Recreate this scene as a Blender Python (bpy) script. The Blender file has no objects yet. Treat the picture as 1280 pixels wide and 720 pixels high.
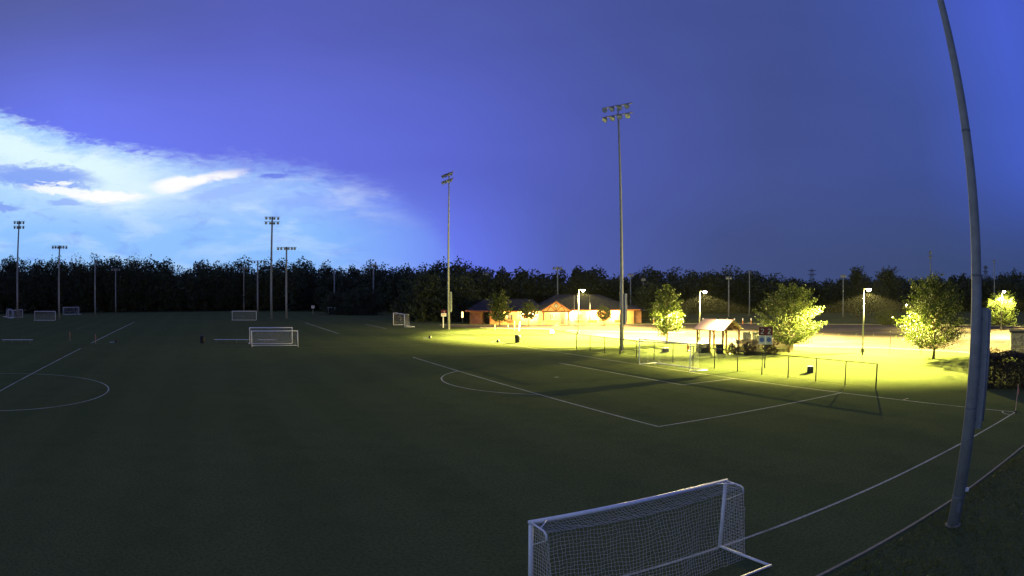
import bpy, math, random
import numpy as np
from mathutils import Vector

scn = bpy.context.scene
col = scn.collection
R = math.radians
random.seed(7)

# ------------------------------------------------------------------ camera (wide webcam lens, barrel distortion)
cam_d = bpy.data.cameras.new("camera")
cam = bpy.data.objects.new("camera", cam_d)
col.objects.link(cam)
cam.location = (0.0, 0.0, 7.0845)
cam.rotation_euler = (R(90.0 + 0.03), R(0.069), 0.0)
cam_d.type = 'PANO'
cam_d.panorama_type = 'FISHEYE_LENS_POLYNOMIAL'
cam_d.sensor_fit = 'HORIZONTAL'
cam_d.sensor_width = 36.0
cam_d.sensor_height = 20.25
cam_d.fisheye_fov = R(160)
cam_d.fisheye_polynomial_k0 = 0.0
cam_d.fisheye_polynomial_k1 = -0.041068669
cam_d.fisheye_polynomial_k2 = -0.000117938841
cam_d.fisheye_polynomial_k3 = 6.05041618e-06
cam_d.fisheye_polynomial_k4 = -5.44020219e-07
cam_d.clip_start = 0.1
cam_d.clip_end = 6000
scn.camera = cam


# ------------------------------------------------------------------ node helper
class NT:
    def __init__(self, tree):
        self.t = tree
        self.n = tree.nodes
        self.l = tree.links

    def add(self, typ, **kw):
        nd = self.n.new(typ)
        for k, v in kw.items():
            setattr(nd, k, v)
        return nd

    def put(self, sock, v):
        if isinstance(v, bpy.types.NodeSocket):
            self.l.new(v, sock)
        elif v is not None:
            sock.default_value = v

    def math(self, op, a, b=None, c=None, clamp=False):
        nd = self.add('ShaderNodeMath', operation=op, use_clamp=clamp)
        for i, v in enumerate((a, b, c)):
            if v is not None:
                self.put(nd.inputs[i], v)
        return nd.outputs[0]

    def ramp(self, fac, stops, interp='LINEAR'):
        nd = self.add('ShaderNodeValToRGB')
        cr = nd.color_ramp
        cr.interpolation = interp
        while len(cr.elements) < len(stops):
            cr.elements.new(0.5)
        for e, (p, c) in zip(cr.elements, stops):
            e.position = p
            e.color = (c[0], c[1], c[2], 1.0) if hasattr(c, '__len__') else (c, c, c, 1.0)
        self.put(nd.inputs[0], fac)
        return nd.outputs[0]

    def noise(self, vec, scale, detail=4, rough=0.55, dist=0.0, dim='3D'):
        nd = self.add('ShaderNodeTexNoise', noise_dimensions=dim)
        if vec is not None:
            self.put(nd.inputs['Vector'], vec)
        nd.inputs['Scale'].default_value = scale
        nd.inputs['Detail'].default_value = detail
        nd.inputs['Roughness'].default_value = rough
        nd.inputs['Distortion'].default_value = dist
        return nd.outputs[0]

    def mix(self, fac, a, b, blend='MIX'):
        nd = self.add('ShaderNodeMix', data_type='RGBA', blend_type=blend)
        self.put(nd.inputs['Factor'], fac)
        self.put(nd.inputs[6], a)
        self.put(nd.inputs[7], b)
        return nd.outputs[2]

    def smooth(self, v, lo, hi):
        nd = self.add('ShaderNodeMapRange', interpolation_type='SMOOTHSTEP')
        self.put(nd.inputs[0], v)
        nd.inputs[1].default_value = lo
        nd.inputs[2].default_value = hi
        return nd.outputs[0]


def lin(r, g, b):
    f = lambda c: ((c / 255) / 12.92 if c / 255 <= 0.04045 else ((c / 255 + 0.055) / 1.055) ** 2.4)
    return (f(r), f(g), f(b), 1.0)


# ------------------------------------------------------------------ world: dusk sky with a lit storm cloud bank to the left
world = bpy.data.worlds.new("World")
scn.world = world
world.use_nodes = True
W = NT(world.node_tree)
W.n.clear()
out = W.add('ShaderNodeOutputWorld')
tc = W.add('ShaderNodeTexCoord')
sep = W.add('ShaderNodeSeparateXYZ')
W.l.new(tc.outputs['Generated'], sep.inputs[0])
az = W.math('MULTIPLY', W.math('ARCTAN2', sep.outputs[0], sep.outputs[1]), 180 / math.pi)
el = W.math('MULTIPLY', W.math('ARCSINE', sep.outputs[2]), 180 / math.pi)
azn = W.math('MULTIPLY_ADD', az, 1 / 120.0, 0.5, clamp=True)       # -60..60 deg -> 0..1
A = lambda d: (d + 60) / 120.0
hi_c = W.ramp(azn, [(A(-60), lin(80, 90, 150)), (A(-46), lin(86, 96, 164)), (A(-22), lin(86, 95, 184)), (A(-4), lin(80, 92, 172)),
                    (A(12), lin(70, 83, 152)), (A(26), lin(66, 81, 146)), (A(38), lin(67, 87, 170)), (A(47), lin(72, 95, 206)), (A(60), lin(66, 86, 176))])
mid_c = W.ramp(azn, [(A(-60), lin(98, 112, 218)), (A(-40), lin(110, 126, 248)), (A(-20), lin(105, 117, 230)), (A(-5), lin(92, 104, 208)),
                     (A(8), lin(78, 91, 172)), (A(22), lin(68, 82, 146)), (A(36), lin(64, 82, 150)), (A(47), lin(68, 94, 196)), (A(60), lin(60, 80, 156))])
lo_c = W.ramp(azn, [(A(-60), lin(118, 145, 248)), (A(-10), lin(122, 150, 255)), (A(-4), lin(104, 122, 240)), (A(4), lin(82, 97, 178)),
                    (A(18), lin(65, 80, 132)), (A(36), lin(58, 74, 118)), (A(47), lin(54, 72, 122)), (A(60), lin(50, 66, 112))])
base = W.mix(W.smooth(el, 1.0, 11.0), lo_c, mid_c)
base = W.mix(W.smooth(el, 11.0, 25.0), base, hi_c)
# stretched coordinates for cloud texture
cv = W.add('ShaderNodeCombineXYZ')
W.put(cv.inputs[0], W.math('MULTIPLY', az, 0.10))
W.put(cv.inputs[1], W.math('MULTIPLY', el, 0.34))
cvec = cv.outputs[0]
n1 = W.noise(cvec, 1.3, 5, 0.55, 0.3)
n2 = W.noise(cvec, 3.2, 6, 0.6, 0.6)
n3 = W.noise(cvec, 0.55, 3, 0.5)
n4 = W.noise(cvec, 8.0, 5, 0.6, 0.8)
# faint mottling of the grey-blue deck
base = W.mix(W.math('MULTIPLY', W.smooth(n3, 0.3, 0.75), 0.16), base, W.mix(1.0, base, (0.62, 0.62, 0.68, 1), 'MULTIPLY'))
# upper edge of the bank
top = W.math('MULTIPLY', W.ramp(azn, [(A(-60), 15.0 / 20), (A(-47), 14.2 / 20), (A(-38.6), 12.3 / 20), (A(-31), 11.2 / 20), (A(-23), 10.6 / 20),
                                      (A(-16), 9.8 / 20), (A(-10.5), 8.6 / 20), (A(-6.5), 5.6 / 20), (A(-3.5), 1.0 / 20), (A(0), 0.0)]), 20.0)
edge = W.math('ADD', W.math('SUBTRACT', top, el), W.math('ADD', W.math('MULTIPLY', W.math('SUBTRACT', n2, 0.5), 2.2), W.math('MULTIPLY', W.math('SUBTRACT', n4, 0.5), 1.7)))
crisp = W.math('MULTIPLY_ADD', W.smooth(az, -24.0, -38.0), 1.6, 1.0)
soft = W.smooth(W.math('MULTIPLY', edge, crisp), -1.0, 2.2)
fade = W.smooth(az, -3.0, -19.0)
mask = W.math('MULTIPLY', soft, W.math('MULTIPLY_ADD', fade, 0.86, 0.14))
ccol = W.ramp(azn, [(A(-60), lin(170, 212, 255)), (A(-44), lin(176, 216, 255)), (A(-30), lin(178, 212, 255)), (A(-18), lin(156, 194, 255)), (A(-9), lin(124, 156, 255)), (A(0), lin(104, 122, 240))])
low_b = W.mix(W.smooth(el, 7.6, 4.2), ccol, W.mix(0.78, ccol, lin(134, 190, 255)))
lit = W.mix(W.math('MULTIPLY', W.smooth(n1, 0.46, 0.66), W.math('MULTIPLY', W.math('MULTIPLY_ADD', fade, 0.55, 0.12), W.math('MULTIPLY_ADD', W.smooth(el, 3.5, 8.0), 0.65, 0.35))), low_b, lin(226, 244, 255))
dim = W.mix(W.math('MULTIPLY', W.smooth(n2, 0.50, 0.74), 0.35), lit, lin(118, 150, 246))
# glow just below the left upper edge
rim = W.math('MULTIPLY', W.math('MULTIPLY', W.smooth(edge, 0.6, 2.0), W.smooth(edge, 6.5, 2.5)), W.smooth(az, -26, -36))
cl = W.mix(W.math('MULTIPLY', rim, 0.95), dim, lin(226, 250, 255))


def streak(colr, a0, e0, la, le, slope, tint, amt, wob=1.0, lo=0.35, hi=1.0):
    da = W.math('SUBTRACT', az, a0)
    de = W.math('SUBTRACT', W.math('SUBTRACT', el, e0), W.math('MULTIPLY', da, slope))
    de = W.math('ADD', de, W.math('ADD', W.math('MULTIPLY', W.math('SUBTRACT', n2, 0.5), wob), W.math('MULTIPLY', W.math('SUBTRACT', n4, 0.5), wob * 0.8)))
    q = W.math('ADD', W.math('POWER', W.math('DIVIDE', W.math('ABSOLUTE', da), la), 2.0), W.math('POWER', W.math('DIVIDE', W.math('ABSOLUTE', de), le), 2.0))
    m = W.math('MULTIPLY', W.smooth(q, hi, lo), amt)
    return W.mix(m, colr, tint)


cl = streak(cl, -42.5, 9.1, 7.5, 1.15, -0.05, lin(126, 160, 246), 0.9, 1.6, 0.15, 1.0)
cl = streak(cl, -46.5, 6.6, 3.4, 0.40, -0.06, lin(124, 156, 244), 0.8, 0.8, 0.2, 1.0)
cl = streak(cl, -39.5, 6.95, 2.2, 0.35, -0.03, lin(140, 172, 250), 0.7, 0.8, 0.2, 1.0)
cl = streak(cl, -40.3, 8.05, 4.2, 0.55, -0.07, lin(250, 254, 255), 0.95, 1.5, 0.1, 1.0)
cl = streak(cl, -35.6, 7.55, 4.6, 0.62, -0.02, lin(255, 255, 255), 1.0, 1.0, 0.2, 1.0)
cl = streak(cl, -29.2, 8.55, 2.7, 0.85, 0.10, lin(255, 255, 255), 1.0, 0.7, 0.1, 1.0)
cl = streak(cl, -26.2, 9.15, 4.4, 0.55, 0.17, lin(255, 255, 255), 1.0, 0.7, 0.1, 1.0)
cl = streak(cl, -24.2, 8.1, 4.4, 0.65, 0.20, lin(158, 190, 255), 0.85, 0.9, 0.2, 1.0)
cl = streak(cl, -20.4, 9.35, 1.6, 0.30, 0.02, lin(108, 132, 236), 0.85, 0.8, 0.2, 1.0)
cl = streak(cl, -18.6, 9.75, 1.2, 0.18, 0.02, lin(112, 136, 240), 0.7, 0.6, 0.2, 1.0)
cl = streak(cl, -17.0, 7.2, 4.0, 0.8, 0.0, lin(140, 172, 255), 0.6, 2.0, 0.1, 1.0)
cl = streak(cl, -11.6, 8.3, 2.2, 0.6, -0.12, lin(182, 202, 255), 0.7, 2.4, 0.1, 1.0)
sky_c = W.mix(mask, base, cl)
nish = W.add('ShaderNodeTexSky', sky_type='NISHITA')
nish.sun_disc = False
nish.sun_elevation = R(52.0)
nish.sun_rotation = R(-120.0)
bg1 = W.add('ShaderNodeBackground')
W.put(bg1.inputs[0], nish.outputs[0])
bg1.inputs[1].default_value = 0.0004
bg2 = W.add('ShaderNodeBackground')
W.put(bg2.inputs[0], sky_c)
bg2.inputs[1].default_value = 1.0
ad = W.add('ShaderNodeAddShader')
W.l.new(bg1.outputs[0], ad.inputs[0])
W.l.new(bg2.outputs[0], ad.inputs[1])
W.l.new(ad.outputs[0], out.inputs['Surface'])

# ------------------------------------------------------------------ last daylight (very weak, soft)
sun_d = bpy.data.lights.new("sun", 'SUN')
sun_d.energy = 0.17
sun_d.angle = R(70)
sun_d.color = (1.0, 0.92, 0.64)
sun = bpy.data.objects.new("sun", sun_d)
col.objects.link(sun)
sun.rotation_euler = (R(38), 0, R(-60))

# ------------------------------------------------------------------ view
scn.view_settings.view_transform = 'Standard'
scn.view_settings.look = 'None'
scn.view_settings.exposure = 0.0
scn.view_settings.gamma = 1.0
scn.view_settings.use_curve_mapping = False
scn.render.engine = 'CYCLES'
scn.cycles.use_denoising = True
scn.cycles.max_bounces = 6
scn.cycles.diffuse_bounces = 2
scn.cycles.transmission_bounces = 4
scn.cycles.transparent_max_bounces = 8
scn.cycles.volume_bounces = 0


# ================================================================== materials
def material(name):
    m = bpy.data.materials.new(name)
    m.use_nodes = True
    t = NT(m.node_tree)
    b = t.n['Principled BSDF']
    return m, t, b


def simple(name, c, rough=0.7, metal=0.0, vary=0.12, scale=6.0, spec=0.3, emit=None, estr=0.0, bump=0.0):
    m, t, b = material(name)
    tcn = t.add('ShaderNodeTexCoord')
    nz = t.noise(tcn.outputs['Object'], scale, 5, 0.6)
    cc = (c[0], c[1], c[2], 1)
    a = tuple(min(1, x * (1 + vary)) for x in c) + (1,)
    d = tuple(x * (1 - vary) for x in c) + (1,)
    t.put(b.inputs['Base Color'], t.mix(t.smooth(nz, 0.3, 0.7), d, a))
    b.inputs['Roughness'].default_value = rough
    b.inputs['Metallic'].default_value = metal
    b.inputs['Specular IOR Level'].default_value = spec
    if bump:
        bn = t.add('ShaderNodeBump')
        bn.inputs['Strength'].default_value = bump
        bn.inputs['Distance'].default_value = 0.02
        t.put(bn.inputs['Height'], t.noise(tcn.outputs['Object'], scale * 4, 4))
        t.l.new(bn.outputs[0], b.inputs['Normal'])
    if emit:
        b.inputs['Emission Color'].default_value = (*emit, 1)
        b.inputs['Emission Strength'].default_value = estr
    return m


def leaf_mat(name, c1, c2, trans=0.35, rough=0.6):
    m, t, b = material(name)
    geo = t.add('ShaderNodeNewGeometry')
    cc = t.mix(geo.outputs['Random Per Island'], (*c1, 1), (*c2, 1))
    t.put(b.inputs['Base Color'], cc)
    b.inputs['Roughness'].default_value = rough
    b.inputs['Specular IOR Level'].default_value = 0.25
    tr = t.add('ShaderNodeBsdfTranslucent')
    t.put(tr.inputs[0], t.mix(1.0, cc, (1.0, 1.0, 0.45, 1), 'MULTIPLY'))
    mx = t.add('ShaderNodeMixShader')
    mx.inputs[0].default_value = trans
    t.l.new(b.outputs[0], mx.inputs[1])
    t.l.new(tr.outputs[0], mx.inputs[2])
    t.l.new(mx.outputs[0], t.n['Material Output'].inputs[0])
    return m


M = {}
M['galv'] = simple('galvanised_steel', (0.27, 0.27, 0.255), 0.6, 0.15, 0.12, 3.0)
M['galv_dark'] = simple('weathered_steel', (0.16, 0.165, 0.17), 0.6, 0.2, 0.15, 3.0)
M['fixture'] = simple('floodlight_shell', (0.14, 0.15, 0.16), 0.45, 0.3, 0.1)
M['lens'] = simple('floodlight_glass', (0.45, 0.47, 0.5), 0.15, 0.0, 0.05, 3, 0.6)
M['box_metal'] = simple('cabinet_metal', (0.22, 0.24, 0.25), 0.55, 0.1, 0.1)
M['white_frame'] = simple('white_goal_paint', (0.78, 0.79, 0.80), 0.35, 0.0, 0.05, 4, 0.45)
M['net'] = simple('net_cord', (0.62, 0.63, 0.64), 0.8, 0.0, 0.1)
M['strip'] = simple('concrete_strip', (0.19, 0.18, 0.14), 0.9, 0, 0.2, 3.0)
M['black'] = simple('black_plastic', (0.018, 0.018, 0.02), 0.5, 0, 0.2)
M['dark_metal'] = simple('dark_paint', (0.03, 0.032, 0.035), 0.5, 0.1, 0.2)
M['green_post'] = simple('fence_coating', (0.02, 0.028, 0.022), 0.7, 0.0, 0.2, 6, 0.05)
M['wire'] = simple('fence_wire', (0.015, 0.02, 0.018), 0.9, 0.0, 0.2, 6, 0.0)
M['alu'] = simple('bench_aluminium', (0.62, 0.64, 0.66), 0.35, 0.5, 0.06)
M['bark'] = simple('bark', (0.09, 0.07, 0.05), 0.95, 0, 0.35, 8, 0.1, bump=0.4)
M['brickwall'] = simple('tan_wall', (0.42, 0.21, 0.09), 0.9, 0, 0.12, 1.2, 0.1)
M['redwall'] = simple('red_brick_wall', (0.34, 0.16, 0.10), 0.9, 0, 0.2, 1.5, 0.1)
M['roof'] = simple('roof_shingle', (0.036, 0.036, 0.042), 0.95, 0, 0.25, 1.4, 0.1)
M['trim'] = simple('timber_trim', (0.42, 0.14, 0.06), 0.7, 0, 0.12, 3)
M['timber'] = simple('dark_timber', (0.10, 0.05, 0.03), 0.8, 0, 0.25, 4)
M['cream'] = simple('cream_panel', (0.50, 0.27, 0.13), 0.85, 0, 0.08, 2)
M['pane'] = simple('window_glass', (0.03, 0.035, 0.04), 0.12, 0, 0.1, 2, 0.6)
M['door'] = simple('door_paint', (0.07, 0.045, 0.035), 0.6, 0, 0.2)
M['stone'] = simple('field_stone', (0.30, 0.25, 0.20), 0.95, 0, 0.5, 3.5, 0.1, bump=0.6)
M['mortar'] = simple('mortar', (0.16, 0.14, 0.12), 0.95, 0, 0.2, 5)
M['woodfence'] = simple('fence_board', (0.13, 0.10, 0.075), 0.9, 0, 0.3, 2.5, 0.1)
M['pavroof'] = simple('pavilion_roof', (0.22, 0.16, 0.11), 0.6, 0.0, 0.1, 2)
M['lamp_on'] = simple('lit_lamp_glass', (0.9, 0.9, 0.9), 0.5, 0, 0.0, 3, 0.2, (1.0, 0.86, 0.72), 60.0)
M['lamp_cool'] = simple('lit_lamp_glass_cool', (0.9, 0.9, 0.9), 0.5, 0, 0.0, 3, 0.2, (1.0, 0.82, 0.95), 60.0)
M['lamp_amber'] = simple('amber_strip_glow', (0.9, 0.8, 0.6), 0.5, 0, 0.0, 3, 0.2, (1.0, 0.62, 0.22), 4.0)
M['maroon'] = simple('maroon_sign', (0.09, 0.012, 0.022), 0.5, 0, 0.1)
M['signwhite'] = simple('white_sign', (0.72, 0.72, 0.74), 0.5, 0, 0.05)
M['signshaded'] = simple('shaded_white_sign', (0.36, 0.37, 0.39), 0.6, 0, 0.08)  # white sign colour darkened to carry the shadow on the board
M['signblue'] = simple('blue_print', (0.06, 0.10, 0.30), 0.5, 0, 0.05)
M['orange'] = simple('orange_print', (0.65, 0.20, 0.04), 0.5, 0, 0.05)
M['pinkflag'] = simple('flag_cloth', (0.62, 0.20, 0.14), 0.8, 0, 0.1)
M['flagpost'] = simple('flag_post', (0.60, 0.36, 0.28), 0.6, 0, 0.1)
M['red'] = simple('red_paint', (0.42, 0.03, 0.02), 0.5, 0, 0.1)
M['kerb'] = simple('kerb_concrete', (0.13, 0.12, 0.10), 0.9, 0, 0.15, 3)
M['leaf_lit'] = leaf_mat('park_leaf', (0.022, 0.038, 0.009), (0.072, 0.094, 0.022), 0.25)
M['leaf_dark'] = leaf_mat('wood_leaf', (0.022, 0.032, 0.016), (0.052, 0.066, 0.030), 0.15)
M['leaf_hedge'] = leaf_mat('hedge_leaf', (0.035, 0.030, 0.020), (0.075, 0.055, 0.035), 0.15)
M['grass_blade'] = leaf_mat('grass_blade', (0.045, 0.060, 0.016), (0.10, 0.11, 0.030), 0.3)

def patchy_line(name, paint, amount):
    m_, t_, b_ = material(name)
    g_ = t_.add('ShaderNodeNewGeometry')
    P_ = g_.outputs['Position']
    f1 = t_.noise(P_, 7.0, 5, 0.75)
    f2 = t_.noise(P_, 0.35, 3, 0.6)
    wear = t_.math('ADD', t_.math('MULTIPLY', t_.smooth(f1, 0.42, 0.62), 0.55), t_.math('MULTIPLY', t_.smooth(f2, 0.42, 0.72), 0.55), clamp=True)
    t_.put(b_.inputs['Base Color'], t_.mix(t_.math('MULTIPLY', wear, amount), (*paint, 1), (0.10, 0.115, 0.05, 1)))
    b_.inputs['Roughness'].default_value = 0.95
    b_.inputs['Specular IOR Level'].default_value = 0.0
    return m_


M['line'] = patchy_line('line_paint', (0.50, 0.51, 0.38), 0.75)
M['line_old'] = patchy_line('worn_line_paint', (0.27, 0.28, 0.17), 0.9)

# grass ground
m, t, b = material('grass')
tcn = t.add('ShaderNodeTexCoord')
geo = t.add('ShaderNodeNewGeometry')
P = geo.outputs['Position']
big = t.noise(P, 0.045, 4, 0.55)
midn = t.noise(P, 0.6, 5, 0.65)
fine = t.noise(P, 9.0, 6, 0.78)
blade = t.noise(P, 38.0, 5, 0.75)
# mowing passes along the pitch
sp = t.add('ShaderNodeSeparateXYZ')
t.l.new(P, sp.inputs[0])
HD = 2.0262
vcoord = t.math('ADD', t.math('MULTIPLY', sp.outputs[0], -math.sin(HD)), t.math('MULTIPLY', sp.outputs[1], math.cos(HD)))
vcoord = t.math('ADD', vcoord, t.math('MULTIPLY', big, 2.2))
vcoord = t.math('ADD', vcoord, t.math('MULTIPLY', midn, 0.9))
stripe = t.smooth(t.math('SINE', t.math('MULTIPLY', vcoord, math.pi / 2.6)), -0.35, 0.35)
c0 = t.mix(t.smooth(big, 0.3, 0.7), (0.084, 0.110, 0.042, 1), (0.110, 0.127, 0.050, 1))
c0 = t.mix(t.math('MULTIPLY', t.smooth(midn, 0.40, 0.72), 0.40), c0, (0.058, 0.076, 0.034, 1))
c0 = t.mix(t.math('MULTIPLY', stripe, 0.18), c0, (0.14, 0.156, 0.064, 1))
c0 = t.mix(t.math('MULTIPLY', t.smooth(fine, 0.44, 0.62), 0.70), c0, (0.042, 0.056, 0.024, 1))
c0 = t.mix(t.math('MULTIPLY', t.smooth(blade, 0.50, 0.66), 0.70), c0, (0.022, 0.032, 0.014, 1))
c0 = t.mix(t.math('MULTIPLY', t.smooth(blade, 0.46, 0.34), 0.45), c0, (0.18, 0.19, 0.085, 1))
t.put(b.inputs['Base Color'], c0)
b.inputs['Roughness'].default_value = 0.95
b.inputs['Specular IOR Level'].default_value = 0.0
bn = t.add('ShaderNodeBump')
bn.inputs['Strength'].default_value = 0.5
bn.inputs['Distance'].default_value = 0.05
t.put(bn.inputs['Height'], t.math('ADD', t.math('MULTIPLY', blade, 1.0), t.math('MULTIPLY', fine, 1.5)))
t.l.new(bn.outputs[0], b.inputs['Normal'])
M['grass'] = m

# asphalt
m, t, b = material('asphalt')
geo = t.add('ShaderNodeNewGeometry')
P = geo.outputs['Position']
a1 = t.noise(P, 0.12, 4, 0.6)
a2 = t.noise(P, 5.0, 5, 0.7)
c0 = t.mix(t.smooth(a1, 0.35, 0.65), (0.060, 0.046, 0.042, 1), (0.120, 0.092, 0.084, 1))
c0 = t.mix(t.math('MULTIPLY', a2, 0.5), c0, (0.05, 0.044, 0.036, 1))
t.put(b.inputs['Base Color'], c0)
b.inputs['Roughness'].default_value = 0.9
b.inputs['Specular IOR Level'].default_value = 0.1
M['asphalt'] = m


# ================================================================== mesh helpers
class MB:
    def __init__(self):
        self.v = []
        self.f = []

    def poly(self, verts, faces):
        o = len(self.v)
        self.v += [tuple(map(float, p)) for p in verts]
        self.f += [tuple(o + i for i in fc) for fc in faces]

    def box(self, c, s, rz=0.0, taper=1.0):
        hx, hy, hz = s[0] / 2, s[1] / 2, s[2] / 2
        ca, sa = math.cos(rz), math.sin(rz)
        vs = []
        for z, k in ((-hz, 1.0), (hz, taper)):
            for x, y in ((-hx, -hy), (hx, -hy), (hx, hy), (-hx, hy)):
                x *= k
                y *= k
                vs.append((c[0] + x * ca - y * sa, c[1] + x * sa + y * ca, c[2] + z))
        self.poly(vs, [(3, 2, 1, 0), (4, 5, 6, 7), (0, 1, 5, 4), (1, 2, 6, 5), (2, 3, 7, 6), (3, 0, 4, 7)])
        return self

    def tube(self, pts, rad, n=8, cap=True):
        pts = [Vector(p) for p in pts]
        if not hasattr(rad, '__len__'):
            rad = [rad] * len(pts)
        rings = []
        ref = None
        for i, p in enumerate(pts):
            d = (pts[min(i + 1, len(pts) - 1)] - pts[max(i - 1, 0)]).normalized()
            if ref is None:
                ref = Vector((1, 0, 0)) if abs(d.x) < 0.9 else Vector((0, 1, 0))
            a = (ref - d * ref.dot(d)).normalized()
            ref = a
            bb = d.cross(a)
            rings.append([p + (a * math.cos(2 * math.pi * k / n) + bb * math.sin(2 * math.pi * k / n)) * rad[i] for k in range(n)])
        vs = [q for r in rings for q in r]
        fs = []
        for i in range(len(pts) - 1):
            for k in range(n):
                k2 = (k + 1) % n
                fs.append((i * n + k, i * n + k2, (i + 1) * n + k2, (i + 1) * n + k))
        if cap:
            fs.append(tuple(range(n - 1, -1, -1)))
            fs.append(tuple((len(pts) - 1) * n + k for k in range(n)))
        self.poly(vs, fs)
        return self

    def lathe(self, prof, n=10, origin=(0, 0, 0), axis=(0, 0, 1)):
        ax = Vector(axis).normalized()
        a = Vector((1, 0, 0)) if abs(ax.x) < 0.9 else Vector((0, 1, 0))
        a = (a - ax * a.dot(ax)).normalized()
        bb = ax.cross(a)
        o = Vector(origin)
        vs = []
        for r, h in prof:
            for k in range(n):
                th = 2 * math.pi * k / n
                vs.append(o + ax * h + (a * math.cos(th) + bb * math.sin(th)) * r)
        fs = []
        for i in range(len(prof) - 1):
            for k in range(n):
                k2 = (k + 1) % n
                fs.append((i * n + k, i * n + k2, (i + 1) * n + k2, (i + 1) * n + k))
        fs.append(tuple(range(n - 1, -1, -1)))
        fs.append(tuple((len(prof) - 1) * n + k for k in range(n)))
        self.poly(vs, fs)
        return self

    def mesh(self, name, mat, smooth=False):
        me = bpy.data.meshes.new(name)
        me.from_pydata(self.v, [], self.f)
        me.materials.append(mat)
        if smooth:
            me.polygons.foreach_set('use_smooth', [True] * len(me.polygons))
        me.update()
        return me

    def build(self, name, mat, parent=None, smooth=False, loc=None):
        return link(name, self.mesh(name, mat, smooth), parent, loc)


def link(name, me, parent=None, loc=None, rz=None):
    o = bpy.data.objects.new(name, me)
    col.objects.link(o)
    if parent is not None:
        o.parent = parent
    if loc is not None:
        o.location = loc
    if rz is not None:
        o.rotation_euler = (0, 0, rz)
    return o


def thing(name, label, cat, loc=(0, 0, 0), rz=0.0, group=None):
    o = bpy.data.objects.new(name, None)
    o.empty_display_size = 0.3
    col.objects.link(o)
    o.location = loc
    o.rotation_euler = (0, 0, rz)
    tag(o, label, cat, group)
    return o


def tag(o, label, cat, group=None):
    o['label'] = label
    o['category'] = cat
    if group:
        o['group'] = group
    return o


def struct(o):
    o['kind'] = 'structure'
    return o


def np_mesh(name, verts, quads, mat):
    """fast mesh from an (n,3) array and an (m,k) face array"""
    me = bpy.data.meshes.new(name)
    k = quads.shape[1]
    me.vertices.add(len(verts))
    me.vertices.foreach_set('co', np.ascontiguousarray(verts, dtype=np.float32).ravel())
    me.loops.add(quads.size)
    me.loops.foreach_set('vertex_index', np.ascontiguousarray(quads, dtype=np.int32).ravel())
    me.polygons.add(len(quads))
    me.polygons.foreach_set('loop_start', np.arange(0, quads.size, k, dtype=np.int32))
    me.polygons.foreach_set('loop_total', np.full(len(quads), k, dtype=np.int32))
    me.materials.append(mat)
    me.update(calc_edges=True)
    me.validate()
    return me


def strands(lines, r):
    """thin three-sided cords along polylines (each an (n,3) array)"""
    V, F, o = [], [], 0
    for L in lines:
        L = np.asarray(L, float)
        n = len(L)
        d = np.gradient(L, axis=0)
        d /= np.linalg.norm(d, axis=1, keepdims=True) + 1e-9
        ref = np.array([0.31, 0.52, 0.79])
        a = np.cross(d, ref)
        a /= np.linalg.norm(a, axis=1, keepdims=True) + 1e-9
        bq = np.cross(d, a)
        ring = np.stack([L + r * (a * math.cos(q) + bq * math.sin(q)) for q in (0, 2.0944, 4.18879)], 1)
        V.append(ring.reshape(-1, 3))
        i = np.arange(n - 1)[:, None] * 3
        for k in range(3):
            k2 = (k + 1) % 3
            F.append(o + np.concatenate([i + k, i + k2, i + 3 + k2, i + 3 + k], 1))
        o += 3 * n
    return np.concatenate(V), np.concatenate(F)


def leaf_quads(cent, size, rng, aspect=0.6):
    """one bent rhombic leaf per centre"""
    n = len(cent)
    a = rng.normal(size=(n, 3))
    a /= np.linalg.norm(a, axis=1, keepdims=True)
    bq = np.cross(a, rng.normal(size=(n, 3)))
    bq /= np.linalg.norm(bq, axis=1, keepdims=True)
    s = (size * rng.uniform(0.6, 1.4, n))[:, None]
    nrm = np.cross(a, bq)
    v = np.stack([cent - a * s * 0.5, cent + bq * s * aspect * 0.5 + nrm * s * 0.12, cent + a * s * 0.5, cent - bq * s * aspect * 0.5 + nrm * s * 0.12], 1)
    q = np.arange(n * 4).reshape(n, 4)
    return v.reshape(-1, 3), q


# ================================================================== pitch frame
CX, CY = 28.6296, 28.027
DU = (math.cos(HD), math.sin(HD))
DV = (-math.sin(HD), math.cos(HD))
PWID, PHALF = 69.26, 55.01


def fxy(u, v):
    return (CX + u * DU[0] + v * DV[0], CY + u * DU[1] + v * DV[1])


# ================================================================== ground
g = MB()
S = 1500.0
g.poly([(-S, -S, 0), (S, -S, 0), (S, S, 0), (-S, S, 0)], [(0, 1, 2, 3)])
struct(g.build('ground', M['grass']))


def sheet(name, pts, z, mat, parent=None):
    s = MB()
    s.poly([(x, y, z) for x, y in pts], [tuple(range(len(pts)))])
    me = s.mesh(name, mat)
    if me.polygons[0].normal.z < 0:
        me.flip_normals()
    return link(name, me, parent)


LOT = [(-14, 128.5), (-5.7, 122.7), (6.9, 118.5), (7.9, 113.3), (9.9, 106.0), (13.7, 97.0), (16.9, 89.6), (21.3, 84.6), (25.6, 80.8), (34.5, 75.4),
       (43.5, 69.5), (49.0, 60.0), (53.0, 47.0), (60.0, 28.0), (104.0, 28.0), (104.0, 70.0), (92.5, 90.0), (84.4, 103.0), (70.8, 114.5), (56.1, 123.0),
       (46.2, 129.5), (34.2, 132.0), (19.0, 131.5), (1.6, 131.0), (-14.0, 132.5)]
lot = struct(sheet('parking_lot', LOT, 0.004, M['asphalt']))


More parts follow.
